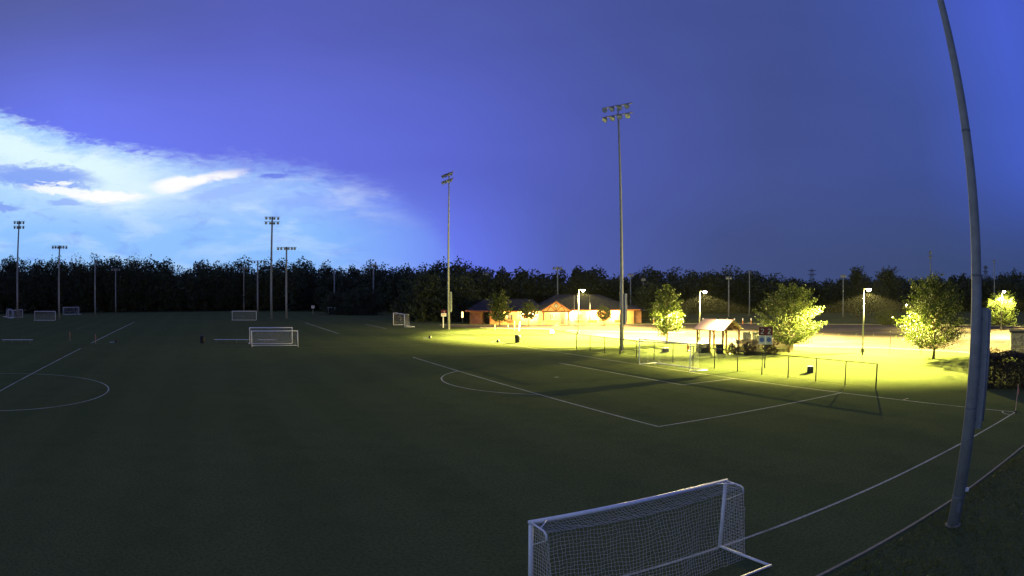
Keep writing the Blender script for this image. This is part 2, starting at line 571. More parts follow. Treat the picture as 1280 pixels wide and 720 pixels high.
def ribbon(name, pts, w, h, mat, parent=None, z0=0.0):
    b_ = MB()
    for (x0, y0), (x1, y1) in zip(pts[:-1], pts[1:]):
        L = math.hypot(x1 - x0, y1 - y0)
        b_.box(((x0 + x1) / 2, (y0 + y1) / 2, z0 + h / 2), (L, w, h), math.atan2(y1 - y0, x1 - x0))
    return b_.build(name, mat, parent)


struct(ribbon('kerb', LOT[1:14], 0.18, 0.12, M['kerb']))
struct(ribbon('kerb', LOT[15:25], 0.18, 0.121, M['kerb']))
ISL = [(8.6, 117.0), (9.2, 114.6), (27.2, 105.4), (28.2, 107.4)]
isl = struct(sheet('traffic_island', ISL, 0.10, M['grass']))
struct(ribbon('kerb', ISL + ISL[:1], 0.18, 0.122, M['kerb']))
# bay lines of the car park
for i in range(9):
    x0, y0 = 58.2 + i * 2.0 - 4, 67.8 - i * 2.35 + 6
    ln = MB().box((x0 + 2.2, y0 + 1.8, 0.010), (5.2, 0.12, 0.004), math.atan2(8.2, 11.3))
    ln.build('parking_stripe', M['line'], lot)
for i in range(10):
    x0, y0 = 33.0 + i * 2.45, 105.0 - i * 1.55
    ln = MB().box((x0, y0, 0.010), (0.12, 5.0, 0.004), -math.atan2(1.55, 2.45))
    ln.build('parking_stripe', M['line_old'], lot)


# ------------------------------------------------------------------ pitch markings
def fline(name, a, b_, w=0.12, mat='line', z=0.006):
    (x0, y0), (x1, y1) = fxy(*a), fxy(*b_)
    L = math.hypot(x1 - x0, y1 - y0)
    o = MB()
    # split long lines so that wear noise stays local; slightly uneven edges
    n = max(2, int(L / 1.2))
    dx, dy = (x1 - x0) / L, (y1 - y0) / L
    vs = []
    for i in range(n + 1):
        s = L * i / n
        for sd in (-1, 1):
            ww = w / 2 * (1 + random.uniform(-0.12, 0.12))
            vs.append((x0 + dx * s - dy * sd * ww, y0 + dy * s + dx * sd * ww, z))
    o.poly(vs, [(2 * i, 2 * i + 2, 2 * i + 3, 2 * i + 1) for i in range(n)])
    me = o.mesh(name, M[mat])
    if me.polygons[0].normal.z < 0:
        me.flip_normals()
    return struct(link(name, me))


def farc(name, c, r, a0, a1, w=0.12, mat='line', z=0.009, n=72):
    vs = []
    for i in range(n + 1):
        a = a0 + (a1 - a0) * i / n
        for k in (-1, 1):
            rr = r + k * w / 2
            x, y = fxy(c[0] + rr * math.sin(a), c[1] + rr * math.cos(a))
            vs.append((x, y, z))
    o = MB()
    o.poly(vs, [(2 * i, 2 * i + 2, 2 * i + 3, 2 * i + 1) for i in range(n)])
    me = o.mesh(name, M[mat])
    if me.polygons[0].normal.z < 0:
        me.flip_normals()
    return struct(link(name, me))


mU = PWID / 2
fline('touchline', (0, 0), (0, 2 * PHALF), 0.12)
fline('touchline', (PWID, 0), (PWID, 2 * PHALF), 0.10, 'line_old')
fline('goal_line', (0.0, 0), (PWID, 0), 0.11, 'line', 0.0075)
fline('halfway_line', (0, PHALF), (PWID, PHALF), 0.14, 'line', 0.0075)
farc('centre_circle', (mU, PHALF), 9.15, 0, 2 * math.pi, 0.11)
PA = 20.16
fline('penalty_area_line', (mU - PA, 16.46), (mU + PA, 16.46), 0.125)
fline('penalty_area_line', (mU - PA, 0), (mU - PA, 16.46), 0.13, 'line', 0.0095)
fline('penalty_area_line', (mU + PA, 0), (mU + PA, 16.46), 0.10, 'line_old', 0.0095)
fline('goal_area_line', (mU - 9.15, 5.5), (mU + 9.15, 5.5), 0.12)
fline('goal_area_line', (mU - 9.15, 0), (mU - 9.15, 5.5), 0.12, 'line', 0.0095)
fline('goal_area_line', (mU + 9.15, 0), (mU + 9.15, 5.5), 0.10, 'line_old', 0.0095)
aa = math.acos(5.49 / 9.15)
farc('penalty_arc', (mU, 10.97), 9.15, -aa, aa, 0.11)
farc('corner_arc', (0, 0), 0.95, 0, math.pi / 2, 0.10, n=10)
farc('penalty_spot', (mU, 10.97), 0.09, 0, 2 * math.pi, 0.17, n=14)
fline('corner_distance_mark', (9.15, -0.9), (9.15, -0.15), 0.10)
# second pitch behind
U2, U3 = 77.5, 144.5
m2 = 111.0
fline('touchline', (U2, 0), (U2, 2 * PHALF), 0.10, 'line_old')
fline('touchline', (U3, 0), (U3, 2 * PHALF), 0.10, 'line_old')
fline('goal_line', (U2, 0), (U3, 0), 0.12, 'line_old', 0.0075)
fline('halfway_line', (U2, PHALF), (U3 - 9, PHALF), 0.22, 'line', 0.0075)
farc('centre_circle', (m2, PHALF), 9.15, 0, 2 * math.pi, 0.10, 'line_old')
fline('penalty_area_line', (m2 - 17.5, 16.46), (m2 + 18.5, 16.46), 0.20)
fline('penalty_area_line', (m2 - 17.5, 0), (m2 - 17.5, 16.46), 0.12, 'line_old', 0.0095)
fline('goal_area_line', (m2 - 6.5, 5.5), (m2 + 9.15, 5.5), 0.18)
# low edging between the pitch margin and the rough
p0, p1 = fxy(-3.4, -6), fxy(-3.5, 45)
struct(ribbon('edging_strip', [p0, fxy(-3.45, 7), fxy(-3.55, 16), fxy(-3.4, 26), p1], 0.10, 0.03, M['strip']))


# ================================================================== goals
def make_goal_meshes(GW, GH, td, gd, pitch, key):
    hw = GW / 2
    rng = np.random.default_rng(5)
    r = 0.052
    D = {}
    D['crossbar'] = MB().tube([(-hw - r, 0, GH - r), (hw + r, 0, GH - r)], r, 10).mesh('crossbar', M['white_frame'], True)
    D['goal_post'] = MB().tube([(0, 0, 0), (0, 0, GH - r)], r, 10).mesh('goal_post', M['white_frame'], True)
    s = MB()
    s.tube([(0, 0, GH - r), (0, -td * 0.82, GH - r - 0.02), (0, -td * 0.96, GH - r - 0.07), (0, -td, GH - r - 0.2)], 0.022, 8)
    D['top_stay'] = s.mesh('top_stay', M['white_frame'], True)
    D['stay_cable'] = MB().tube([(0, -td, GH - 0.25), (0, 0, GH - 0.62)], 0.009, 5).mesh('stay_cable', M['white_frame'])
    D['ground_bar'] = MB().tube([(0, 0, 0.04), (0, -gd, 0.04)], 0.038, 8).mesh('ground_bar', M['white_frame'], True)
    D['back_bar'] = MB().tube([(-hw - 0.038, -gd, 0.04), (hw + 0.038, -gd, 0.04)], 0.038, 8).mesh('back_bar', M['white_frame'], True)
    D['corner_brace'] = MB().tube([(0, -td * 0.62, GH - r), (-0.42, 0, GH - r)], 0.016, 6).mesh('corner_brace', M['white_frame'], True)
    # net
    nx = int(GW / pitch)
    xs = np.linspace(-hw + 0.04, hw - 0.04, nx + 1)
    nt = max(3, int(td / pitch))
    nb = int(math.hypot(GH, gd * 0.3) / pitch)

    def net_pt(x, p):        # p 0..1 along roof, 1..2 down the back
        e = 1 - (x / hw) ** 2
        hem = 0.52 * gd + 0.22 * e + 0.05 * math.sin(x * 3.1)
        if p <= 1:
            y = -td * p
            z = GH - 0.06 - 0.10 * e * math.sin(p * math.pi / 2) - 0.04 * math.sin(p * math.pi)
        else:
            q = p - 1
            y = -(td + (hem - td) * q + 0.08 * math.sin(q * math.pi) * e * math.cos(x * 2.0))
            z0 = GH - 0.06 - 0.10 * e
            z = z0 * (1 - q) + 0.02 * q
            y += 0.02 * math.sin(x * 7 + q * 9)
            z += 0.035 * math.sin(x * 2.3 + 0.7) * math.sin(q * math.pi) + 0.015 * math.sin(x * 5.1 + q * 4)
        return (x, y, z)
    ps = np.concatenate([np.linspace(0, 1, nt + 1), np.linspace(1, 2, nb + 1)[1:]])
    grid = np.array([[net_pt(x, p) for p in ps] for x in xs])
    grid += rng.normal(scale=0.009, size=grid.shape)
    lines = [grid[i] for i in range(len(xs))] + [grid[:, j] for j in range(len(ps))]
    for sx in (-1, 1):
        nz_ = int(GH / pitch)
        ny_ = int(1.0 / pitch)
        sg = np.zeros((nz_ + 1, ny_ + 1, 3))
        for i in range(nz_ + 1):
            zz = i / nz_
            dep = td * zz + 0.52 * gd * (1 - zz)
            for j in range(ny_ + 1):
                q = j / ny_
                sg[i, j] = (sx * (hw - 0.02 - 0.05 * math.sin(q * math.pi) * math.sin(zz * math.pi)), -dep * q, 0.02 + (GH - 0.09) * zz)
        sg += rng.normal(scale=0.005, size=sg.shape)
        lines += [sg[i] for i in range(nz_ + 1)] + [sg[:, j] for j in range(ny_ + 1)]
    v, f = strands(lines, 0.0035 if key == 's' else 0.0026)
    D['net'] = np_mesh('net', v, f, M['net'])
    D['hw'] = hw
    return D


GOAL_S = make_goal_meshes(5.85, 2.03, 0.72, 2.0, 0.095, 's')
GOAL_L = make_goal_meshes(7.32, 2.44, 0.90, 2.0, 0.12, 'l')


def goal(D, c, rz, label, group='white soccer goals'):
    o = thing('soccer_goal', label, 'soccer goal', (c[0], c[1], 0), rz, group)
    hw = D['hw']
    link('crossbar', D['crossbar'], o)
    for s in (-1, 1):
        link('goal_post', D['goal_post'], o, (s * hw, 0, 0))
        link('top_stay', D['top_stay'], o, (s * hw, 0, 0))
        link('stay_cable', D['stay_cable'], o, (s * hw, 0, 0))
        link('ground_bar', D['ground_bar'], o, (s * hw, 0, 0))
        cb = link('corner_brace', D['corner_brace'], o, (s * hw, 0, 0))
        cb.scale = (s, 1, 1)
    link('back_bar', D['back_bar'], o)
    n = link('net', D['net'], o)
    n['kind'] = 'stuff'
    return o


# local +y looks out of the mouth; heading: +x axis direction angle
gx, gy = fxy(0, 25.57 + 2.93)
goal(GOAL_S, (gx, gy), math.atan2(DV[1], DV[0]) + math.pi, 'nearest white goal with square mesh net, standing on the touchline in the foreground')
gx, gy = fxy(mU, 0)
goal(GOAL_L, (gx, gy), math.atan2(DU[1], DU[0]), 'white goal standing on the goal line in front of the chain link fence')
gx, gy = fxy(111.5, 1.0)
goal(GOAL_L, (gx, gy), math.atan2(DU[1], DU[0]), 'white goal of the far pitch seen side-on, left of the small maroon sign')


def goal_between(a, b_, label, back=1):
    c = ((a[0] + b_[0]) / 2, (a[1] + b_[1]) / 2)
    ang = math.atan2(b_[1] - a[1], b_[0] - a[0])
    return goal(GOAL_S, c, ang + (math.pi if back < 0 else 0), label)


goal_between((-31.5, 77.4), (-25.9, 79.3), 'front one of two overlapping white goals beside the long bench', -1)
goal_between((-34.4, 84.0), (-28.8, 85.7), 'rear one of two overlapping white goals beside the long bench', 1)
goal_between((-63.6, 144.2), (-58.0, 146.2), 'lone white goal far off before the wood, under the tight group of four light poles', 1)
goal_between((-108.4, 119.3), (-103.6, 122.7), 'small far white goal seen face-on near the left edge, between two light poles', 1)
goal_between((-128.0, 128.5), (-124.0, 125.8), 'far white goal turned away, cut by the left edge of the view', 1)
goal_between((-119.8, 122.2), (-121.2, 127.8), 'far white goal seen at an angle behind the leftmost light pole', -1)
goal_between((-123.2, 150.0), (-121.2, 155.4), 'faint small goal standing side-on at the foot of the wood', 1)

# ================================================================== light poles
fx = MB()
fx.lathe([(0.06, 0.0), (0.16, 0.03), (0.26, 0.16), (0.31, 0.34), (0.33, 0.40)], 10, (0, 0, 0), (0, -0.78, -0.62))
fx.box((0, 0.02, 0.10), (0.10, 0.12, 0.24))
ME_FIX = fx.mesh('floodlight', M['fixture'], False)
vz = MB()
axv = Vector((0, -0.78, -0.62)).normalized()
vz.lathe([(0.30, 0.0), (0.30, 0.012)], 10, tuple(axv * 0.405), tuple(axv))
ME_LENS = vz.mesh('lens', M['lens'])


def light_pole(loc, H, rows, nfix, arm, face, d0, d1, label, box_dir=None, group='sports field light poles', name='light_pole', visor=False):
    """face = heading (radians) of local -y, the way the floodlights look"""
    rz = face + math.pi / 2
    o = thing(name, label, 'light pole', (loc[0], loc[1], 0), rz, group)
    hs = [0, H * 0.25, H * 0.5, H * 0.75, H]
    MB().tube([(0, 0, z) for z in hs], [(d0 + (d1 - d0) * z / H) / 2 for z in hs], 14).build('pole', M['galv'], o, True)
    MB().tube([(0, 0, -0.05), (0, 0, 0.02), (0, 0, 0.03)], [d0 * 0.68, d0 * 0.68, d0 * 0.60], 14).build('base', M['strip'], o)
    for k in range(rows):
        z = H - 0.12 - k * 1.15
        MB().box((0, -0.16, z), (arm, 0.11, 0.11)).build('crossarm', M['galv_dark'], o)
        MB().box((0, -0.06, z), (0.26, 0.24, 0.20)).build('bracket', M['galv_dark'], o)
        for i in range(nfix):
            x = -arm / 2 + arm * (i + 0.5) / nfix
            fo = link('floodlight', ME_FIX, o, (x, -0.22, z - 0.20))
            fo.rotation_euler = (R(random.uniform(-8, 8)), 0, R(random.uniform(-14, 14)))
            link('lens', ME_LENS, fo)
    if box_dir is not None:
        ang = box_dir - rz
        bx, by = math.cos(ang), math.sin(ang)
        off = d0 / 2 + 0.15
        cb = MB()
        cb.box((bx * off, by * off, 4.75), (0.22, 0.30, 3.5), ang + R(45))
        bo = cb.build('ballast_cabinet', M['box_metal'], o)
        for zz in (3.3, 4.3, 5.3, 6.2):
            MB().box((bx * (off - 0.14), by * (off - 0.14), zz), (0.16, 0.08, 0.06), ang).build('mounting_bracket', M['galv_dark'], o)
        px_, py_ = math.cos(ang) * (off + 0.22), math.sin(ang) * (off + 0.22)
        MB().tube([(px_, py_, 3.2), (px_, py_, 6.45)], 0.05, 10).build('conduit', M['galv'], o, True)
        cd = MB().tube([(bx * (d0 / 2 + 0.03), by * (d0 / 2 + 0.03), 0.1), (bx * (d0 / 2 + 0.03), by * (d0 / 2 + 0.03), 3.05)], 0.03, 6)
        cd.build('conduit', M['galv_dark'], o)
    return o


face_field = math.atan2(-0.25, -0.97)
# the near pole on the right (its head is above the picture)
fg = light_pole((13.165, 15.18), 22.5, 2, 4, 4.2, math.atan2(0.9, -0.44), 0.44, 0.19, 'thick grey light pole in the right foreground with a tall narrow cabinet', R(-6))
jb = bpy.data.objects.new('conduit_cover', MB().box((0.27, -0.09, 1.12), (0.14, 0.10, 0.10), R(-22)).mesh('conduit_cover', M['signwhite']))
col.objects.link(jb)
jb.parent = fg
jb.rotation_euler = (0, 0, -fg.rotation_euler[2])
for zb in (0.9, 3.6, 7.4, 11.6):
    rb = (0.44 + (0.19 - 0.44) * zb / 22.5) / 2
    MB().tube([(0, 0, zb), (0, 0, zb + 0.07)], rb + 0.008, 16).build('band', M['galv_dark'], fg)
hh = MB().box((0, -0.215, 0.62), (0.16, 0.03, 0.34)).build('access_cover', M['galv_dark'], fg)
hh.rotation_euler = (0, 0, R(-20) - fg.rotation_euler[2])
MB().box((0, -0.232, 0.74), (0.03, 0.012, 0.03)).build('screw', M['galv'], hh)
light_pole((12.4, 76.9), 28.5, 2, 4, 4.3, math.atan2(-0.72, -0.70), 0.44, 0.20, 'tallest two-tier light pole standing behind the chain link fence in mid-picture', R(0))
light_pole((-11.0, 118.7), 27.4, 2, 4, 4.4, math.atan2(-0.5, -0.85), 0.44, 0.20, 'two-tier light pole next to the small maroon sign, left of the brick building', R(0))
cam_face = lambda x, y: math.atan2(-y, -x)
light_pole((-118.3, 122.5), 23.4, 2, 4, 3.6, cam_face(-118, 122), 0.60, 0.40, 'leftmost light pole with two rows of floodlights')
light_pole((-105.5, 126.6), 17.2, 1, 6, 4.6, cam_face(-105, 126), 0.55, 0.36, 'single-row light pole just right of the leftmost pole')
light_pole((-111.8, 152.2), 14.6, 1, 2, 1.0, 0.2, 0.55, 0.36, 'bare-looking thin light pole before the wood, third from the left')
light_pole((-116.9, 171.1), 13.2, 1, 4, 3.4, cam_face(-117, 171), 0.45, 0.34, 'short dim light pole before the wood, fourth from the left')
light_pole((-84.8, 202.3), 13.9, 1, 4, 3.2, cam_face(-85, 202), 0.45, 0.34, 'faint light pole above the lone far goal')
light_pole((-75.1, 190.3), 15.4, 1, 5, 4.8, cam_face(-75, 190), 0.55, 0.40, 'single-row light pole just left of the tall two-row pole of its group')
light_pole((-57.6, 155.3), 24.4, 2, 4, 4.0, cam_face(-57, 155), 0.60, 0.40, 'tall two-row light pole in the group above the overlapping goals')
light_pole((-54.0, 156.4), 17.1, 1, 6, 5.0, cam_face(-54, 156), 0.55, 0.38, 'single-row light pole just right of the tall two-row pole of its group')
light_pole((-51.5, 193.3), 12.9, 1, 2, 1.0, 0.3, 0.45, 0.34, 'thin light pole rising from the low round bushes, without visible head')
light_pole((-41.2, 200.8), 14.5, 1, 3, 1.9, cam_face(-41, 200), 0.5, 0.38, 'light pole with a small head poking above the wood over the round bush')
light_pole((-6.7, 178.0), 11.2, 1, 3, 1.8, cam_face(-7, 190), 0.4, 0.3, 'dim light pole behind the left end of the brick building roof')
light_pole((11.8, 178.0), 12.7, 1, 4, 2.5, cam_face(12, 178), 0.42, 0.32, 'light pole with a flat head behind the building gable')
light_pole((30.4, 174.0), 10.9, 1, 3, 1.6, cam_face(30, 174), 0.35, 0.26, 'faint light pole just right of the tallest pole, beyond the building')
light_pole((33.2, 171.0), 9.7, 1, 2, 1.1, cam_face(33, 171), 0.3, 0.22, 'faint lamp pole behind the dark tree left of the pavilion')
light_pole((53.3, 161.4), 10.0, 1, 3, 1.6, cam_face(53, 161), 0.4, 0.3, 'light pole with a pale head in front of the wood, above the pavilion')
light_pole((61.0, 167.0), 11.4, 1, 2, 1.0, 0.9, 0.36, 0.26, 'thin light pole before the wood, right of the pavilion roof')
light_pole((80.7, 149.6), 10.4, 1, 3, 1.5, cam_face(81, 150), 0.38, 0.28, 'light pole standing by the far board, left of the two round trees')
light_pole((112.9, 152.8), 17.0, 2, 2, 1.0, cam_face(113, 153), 0.45, 0.32, 'tall slim light pole above the dark tree left of the near pole')
light_pole((135.7, 146.9), 15.0, 1, 2, 0.6, cam_face(136, 147), 0.4, 0.3, 'slim mast over the wood at the right edge')


def lattice_tower(loc, H, label):
    o = thing('lattice_tower', label, 'tower', (loc[0], loc[1], 0), 0.3, 'transmission towers')
    w0, w1 = 3.2, 1.0
    for sx in (-1, 1):
        for sy in (-1, 1):
            MB().tube([(sx * w0 / 2, sy * w0 / 2, 0), (sx * w1 / 2, sy * w1 / 2, H)], 0.16, 5).build('leg', M['galv_dark'], o)
    br = MB()
    n = 7
    for i in range(n):
        za, zb = H * i / n, H * (i + 1) / n
        wa, wb = w0 + (w1 - w0) * i / n, w0 + (w1 - w0) * (i + 1) / n
        for s in (-1, 1):
            br.tube([(-wa / 2, s * wa / 2, za), (wb / 2, s * wb / 2, zb)], 0.09, 4)
            br.tube([(wa / 2, s * wa / 2, za), (-wb / 2, s * wb / 2, zb)], 0.09, 4)
            br.tube([(s * wa / 2, -wa / 2, za), (s * wb / 2, wb / 2, zb)], 0.09, 4)
    br.build('bracing', M['galv_dark'], o)
    for z in (H - 1.0, H - 3.4):
        MB().box((0, 0, z), (7.0, 0.4, 0.4)).build('crossarm', M['galv_dark'], o)


lattice_tower((181.1, 378.9), 18.6, 'lattice power tower showing above the wood right of the pavilion')
lattice_tower((266.9, 297.9), 19.6, 'lattice power tower at the far right, just past the near pole')


# ================================================================== car park lamps (lit)
def batwing(light, full, cut_lo, cut_hi, power):
    """luminaire distribution: even light on the ground out to a cut-off angle, slight spill above"""
    light.energy = power
    light.use_nodes = True
    t_ = NT(light.node_tree)
    em = t_.n['Emission']
    tc_ = t_.add('ShaderNodeTexCoord')
    sp_ = t_.add('ShaderNodeSeparateXYZ')
    t_.l.new(tc_.outputs['Normal'], sp_.inputs[0])
    cz = t_.math('MULTIPLY', sp_.outputs[2], -1.0)
    cz = t_.math('ABSOLUTE', cz) if False else cz
    cc = t_.math('MAXIMUM', cz, math.cos(R(full)))
    st = t_.math('POWER', cc, -2.2)
    cut = t_.smooth(cz, math.cos(R(cut_hi)), math.cos(R(cut_lo)))
    tail = t_.smooth(cz, math.cos(R(88)), math.cos(R(cut_hi - 1)))
    st = t_.math('MULTIPLY', st, t_.math('ADD', t_.math('MULTIPLY_ADD', cut, 0.93, 0.012), t_.math('MULTIPLY', tail, 0.042)))
    t_.put(em.inputs['Strength'], st)


def lot_lamp(loc, H, arm_ang, power, label, arms=1, cut=(71.5, 77), colr=(1.0, 0.84, 0.22)):
    o = thing('street_lamp', label, 'street lamp', (loc[0], loc[1], 0), 0, 'car park lamps')
    MB().tube([(0, 0, 0), (0, 0, H)], [0.09, 0.06], 10).build('pole', M['galv_dark'], o, True)
    MB().tube([(0, 0, 0), (0, 0, 0.5)], [0.24, 0.22], 12).build('base', M['kerb'], o)
    for k in range(arms):
        a = arm_ang + k * math.pi
        ca, sa = math.cos(a), math.sin(a)
        MB().box((ca * 0.28, sa * 0.28, H - 0.02), (0.5, 0.06, 0.06), a).build('arm', M['galv_dark'], o)
        hd = MB().box((ca * 0.72, sa * 0.72, H + 0.02), (0.62, 0.40, 0.14), a, 0.86).build('lamp_head', M['dark_metal'], o)
        ln = MB().lathe([(0.08, -0.24), (0.22, -0.18), (0.29, -0.08), (0.30, 0.0)], 12, (ca * 0.72, sa * 0.72, H - 0.055))  # lens shaped oversize so its glow stands in for glare round the lamp
        lo = ln.build('lens', M['lamp_cool'], hd)
        lo.visible_shadow = True
        ld = bpy.data.lights.new('lamp_light', 'POINT')
        ld.color = colr
        ld.shadow_soft_size = 0.16
        batwing(ld, 76, cut[0], cut[1], power)
        le = bpy.data.objects.new('lamp_light', ld)
        col.objects.link(le)
        le.parent = o
        le.location = (ca * 0.72, sa * 0.72, H - 0.50)
    return o


LP = 74000
lot_lamp((10.1, 104.3), 6.9, 0.0, LP, 'lit car park lamp in front of the building gable')
lot_lamp((25.3, 89.5), 6.7, 0.0, LP, 'lit car park lamp rising behind the glowing pavilion')
lot_lamp((38.3, 65.8), 7.0, 0.0, LP, 'lit car park lamp between the bright tree and the half-dark tree on the right', cut=(72.8, 78))
lot_lamp((81.0, 85.4), 6.55, 0.0, LP * 0.35, 'lit car park lamp above the tree at the right edge')


# ================================================================== chain link fence behind the goal
FA, FB, FH = (7.5, 79.6), (25.6, 41.6), 1.76
flen = math.hypot(FB[0] - FA[0], FB[1] - FA[1])
fang = math.atan2(FB[1] - FA[1], FB[0] - FA[0])
fo = thing('chain_link_fence', 'chain link fence with dark posts and top rail behind the goal', 'fence', (FA[0], FA[1], 0), fang)
NP = 14
for i in range(NP + 1):
    rr = 0.060 if i in (0, NP) else 0.045
    pp = MB().tube([(flen * i / NP, 0, 0), (flen * i / NP, 0, FH + 0.03)], rr, 8)
    pp.build('fence_post', M['green_post'], fo, True)
    if i < NP:
        MB().tube([(flen * i / NP, 0, FH), (flen * (i + 1) / NP, 0, FH)], 0.032, 6).build('top_rail', M['green_post'], fo)
        MB().tube([(flen * i / NP, 0, 0.06), (flen * (i + 1) / NP, 0, 0.06)], 0.006, 4).build('tension_wire', M['wire'], fo)
lines = []
stp = 0.085
x = -FH
while x < flen:
    for s in (1, -1):
        a, b_ = (x, 0.04), (x + FH - 0.06, FH - 0.02)
        if s < 0:
            a, b_ = (x, FH - 0.02), (x + FH - 0.06, 0.04)
        ax_, az_, bx_, bz_ = a[0], a[1], b_[0], b_[1]
        if ax_ < 0:
            k = (0 - ax_) / (bx_ - ax_)
            az_ += (bz_ - az_) * k
            ax_ = 0
        if bx_ > flen:
            k = (flen - ax_) / (bx_ - ax_)
            bz_ = az_ + (bz_ - az_) * k
            bx_ = flen
        if bx_ - ax_ > 0.05:
            lines.append([(ax_, 0.035 * s * 0.1 + 0.036, az_), (bx_, 0.035 * s * 0.1 + 0.036, bz_)])
    x += stp
v, f = strands(lines, 0.0011)
wm = link('wire_mesh', np_mesh('wire_mesh', v, f, M['wire']), fo)
wm['kind'] = 'stuff'


# ================================================================== trees
def tree(name, label, loc, H, rx, cb, ncl, nlf, ls, mat, seed, group=None, trunk_r=0.12, top_bias=0.0, shape='egg', ry=None, cat='tree', spread=0.5, lean=0.0):
    rng = np.random.default_rng(seed)
    ry = ry or rx
    o = thing(name, label, cat, (loc[0], loc[1], 0), 0, group)
    ch = H - cb
    zt = cb + ch * 0.78
    k = 6
    cen = [(lean * (i / k) + 0.05 * math.sin(i * 2.1 + seed), 0.05 * math.cos(i * 1.7 + seed), zt * i / k) for i in range(k + 1)]
    tr = MB()
    tr.tube(cen, [trunk_r * (1.25 if i == 0 else 1) * (1 - 0.85 * i / k) for i in range(k + 1)], 8)
    pts = []
    nb = max(10, ncl // 3)
    ph = rng.uniform(0, 6.28)
    for i in range(nb):
        zz = (i + rng.random()) / nb                       # 0 bottom of crown, 1 top
        ph += 2.39996 + rng.normal(scale=0.35)
        if shape == 'egg':
            w = math.sqrt(max(0.03, math.sin(math.pi * min(0.98, 0.16 + 0.80 * zz)))) * (1.06 - 0.22 * zz)
            up = 0.25 + 0.75 * zz
        else:
            w = math.sqrt(max(0.05, 1 - (zz * 1.5 - 0.6) ** 2)) if zz > 0.4 else 1.0
            up = 0.15 + 0.6 * zz
        L_ = w * rng.uniform(0.72, 1.14)
        tip = np.array([math.cos(ph) * rx * L_, math.sin(ph) * ry * L_, cb + ch * (0.04 + 0.93 * zz) + 0.10 * ch * (rng.random() - 0.4)])
        z0 = max(cb * 0.75, min(zt * 0.96, tip[2] - up * math.hypot(tip[0], tip[1])))
        s0 = np.array([lean * z0 / zt, 0, z0])
        mid_ = s0 * 0.5 + tip * 0.5 + np.array([0, 0, -0.05 * ch * (0.5 - zz)])
        tr.tube([tuple(s0), tuple(mid_), tuple(tip)], [trunk_r * 0.34, trunk_r * 0.18, 0.012], 5)
        m_ = int(nlf * 2.2)
        t_b = 1.04 * rng.random(m_) ** 0.62
        t_b = 0.22 + 0.80 * t_b
        pos_ = np.where(t_b[:, None] < 0.5, s0 + (mid_ - s0) * (t_b[:, None] / 0.5), mid_ + (tip - mid_) * ((t_b[:, None] - 0.5) / 0.5))
        # side twigs: leaves gather in a handful of tufts along the branch
        nt_ = 6
        tuft = rng.normal(size=(nt_, 3)) * spread * np.array([0.62, 0.62, 0.45])
        ti = rng.integers(0, nt_, m_)
        pts.append(pos_ + tuft[ti] * (0.55 + 0.6 * t_b)[:, None] + rng.normal(size=(m_, 3)) * spread * 0.17)
    pts = np.concatenate(pts)
    pts[:, 2] = np.maximum(pts[:, 2], min(cb * 0.72, cb - 0.1) if cb > 0.5 else 0.03)
    v_, q_ = leaf_quads(pts, ls, rng)
    link('crown', np_mesh('crown', v_, q_, mat), o)
    tr.build('trunk', M['bark'], o, True)
    return o


PT = 'young park trees lit by the car park lamps'
tree('broadleaf_tree', 'slender tree lit white on its right side, left of the pavilion', (19.6, 84.7), 7.2, 2.0, 1.4, 170, 85, 0.16, M['leaf_lit'], 11, PT, 0.11, spread=0.42)
tree('broadleaf_tree', 'broad bright yellow-green tree right of the pavilion and field sign', (30.3, 69.3), 7.3, 3.75, 1.3, 300, 95, 0.16, M['leaf_lit'], 12, PT, 0.14, spread=0.55)
tree('broadleaf_tree', 'big half-dark tree lit at its lower left, just left of the near pole', (41.9, 55.8), 8.2, 3.6, 1.4, 280, 95, 0.16, M['leaf_lit'], 13, PT, 0.15, spread=0.6)
tree('broadleaf_tree', 'low round tree lit from above at the right edge of the view', (84.2, 88.6), 5.9, 3.2, 0.9, 200, 70, 0.22, M['leaf_lit'], 14, PT, 0.15, spread=0.6, shape='ball')
tree('broadleaf_tree', 'dim tree before the left wing of the brick building', (-2.3, 129.0), 6.4, 2.2, 1.1, 150, 60, 0.24, M['leaf_lit'], 15, PT, 0.11, spread=0.55)
tree('broadleaf_tree', 'dark tree before the wall left of the building gable', (3.1, 128.4), 4.5, 1.5, 1.6, 90, 60, 0.22, M['leaf_dark'], 16, PT, 0.09, spread=0.45)
tree('broadleaf_tree', 'small dark tree before the bright wall right of the gable', (17.4, 128.8), 3.6, 1.5, 1.3, 70, 60, 0.22, M['leaf_dark'], 17, PT, 0.09, spread=0.42)
ET = 'dark trees at the edge of the wood'
tree('broadleaf_tree', 'dark tree directly behind the slender lit tree, left of the pavilion', (30.0, 147.5), 7.9, 4.1, 0.4, 240, 60, 0.34, M['leaf_dark'], 21, ET, 0.15, spread=0.8)
tree('broadleaf_tree', 'dense dark tree just left of the two-tier pole by the maroon sign', (-18.6, 148.0), 9.8, 4.2, 0.3, 300, 60, 0.36, M['leaf_dark'], 22, ET, 0.2, spread=1.0)
tree('broadleaf_tree', 'dense dark tree between the two-tier pole and the left end of the building', (-10.8, 146.5), 9.2, 3.8, 0.3, 280, 60, 0.36, M['leaf_dark'], 23, ET, 0.2, spread=1.0)
tree('broadleaf_tree', 'round dark bush standing forward of the wood under the small-headed pole', (-40.6, 181.0), 6.9, 5.6, 0.1, 300, 60, 0.40, M['leaf_dark'], 24, ET, 0.2, shape='ball', spread=1.1)
tree('broadleaf_tree', 'smaller dark bush at the left of the round bush before the wood', (-48.6, 183.0), 5.8, 3.2, 0.1, 170, 60, 0.40, M['leaf_dark'], 25, ET, 0.2, shape='ball', spread=1.0)
tree('broadleaf_tree', 'left one of two tall round dark trees standing above the wood', (84.6, 148.5), 11.6, 3.4, 1.0, 240, 60, 0.36, M['leaf_dark'], 26, ET, 0.22, spread=0.9)
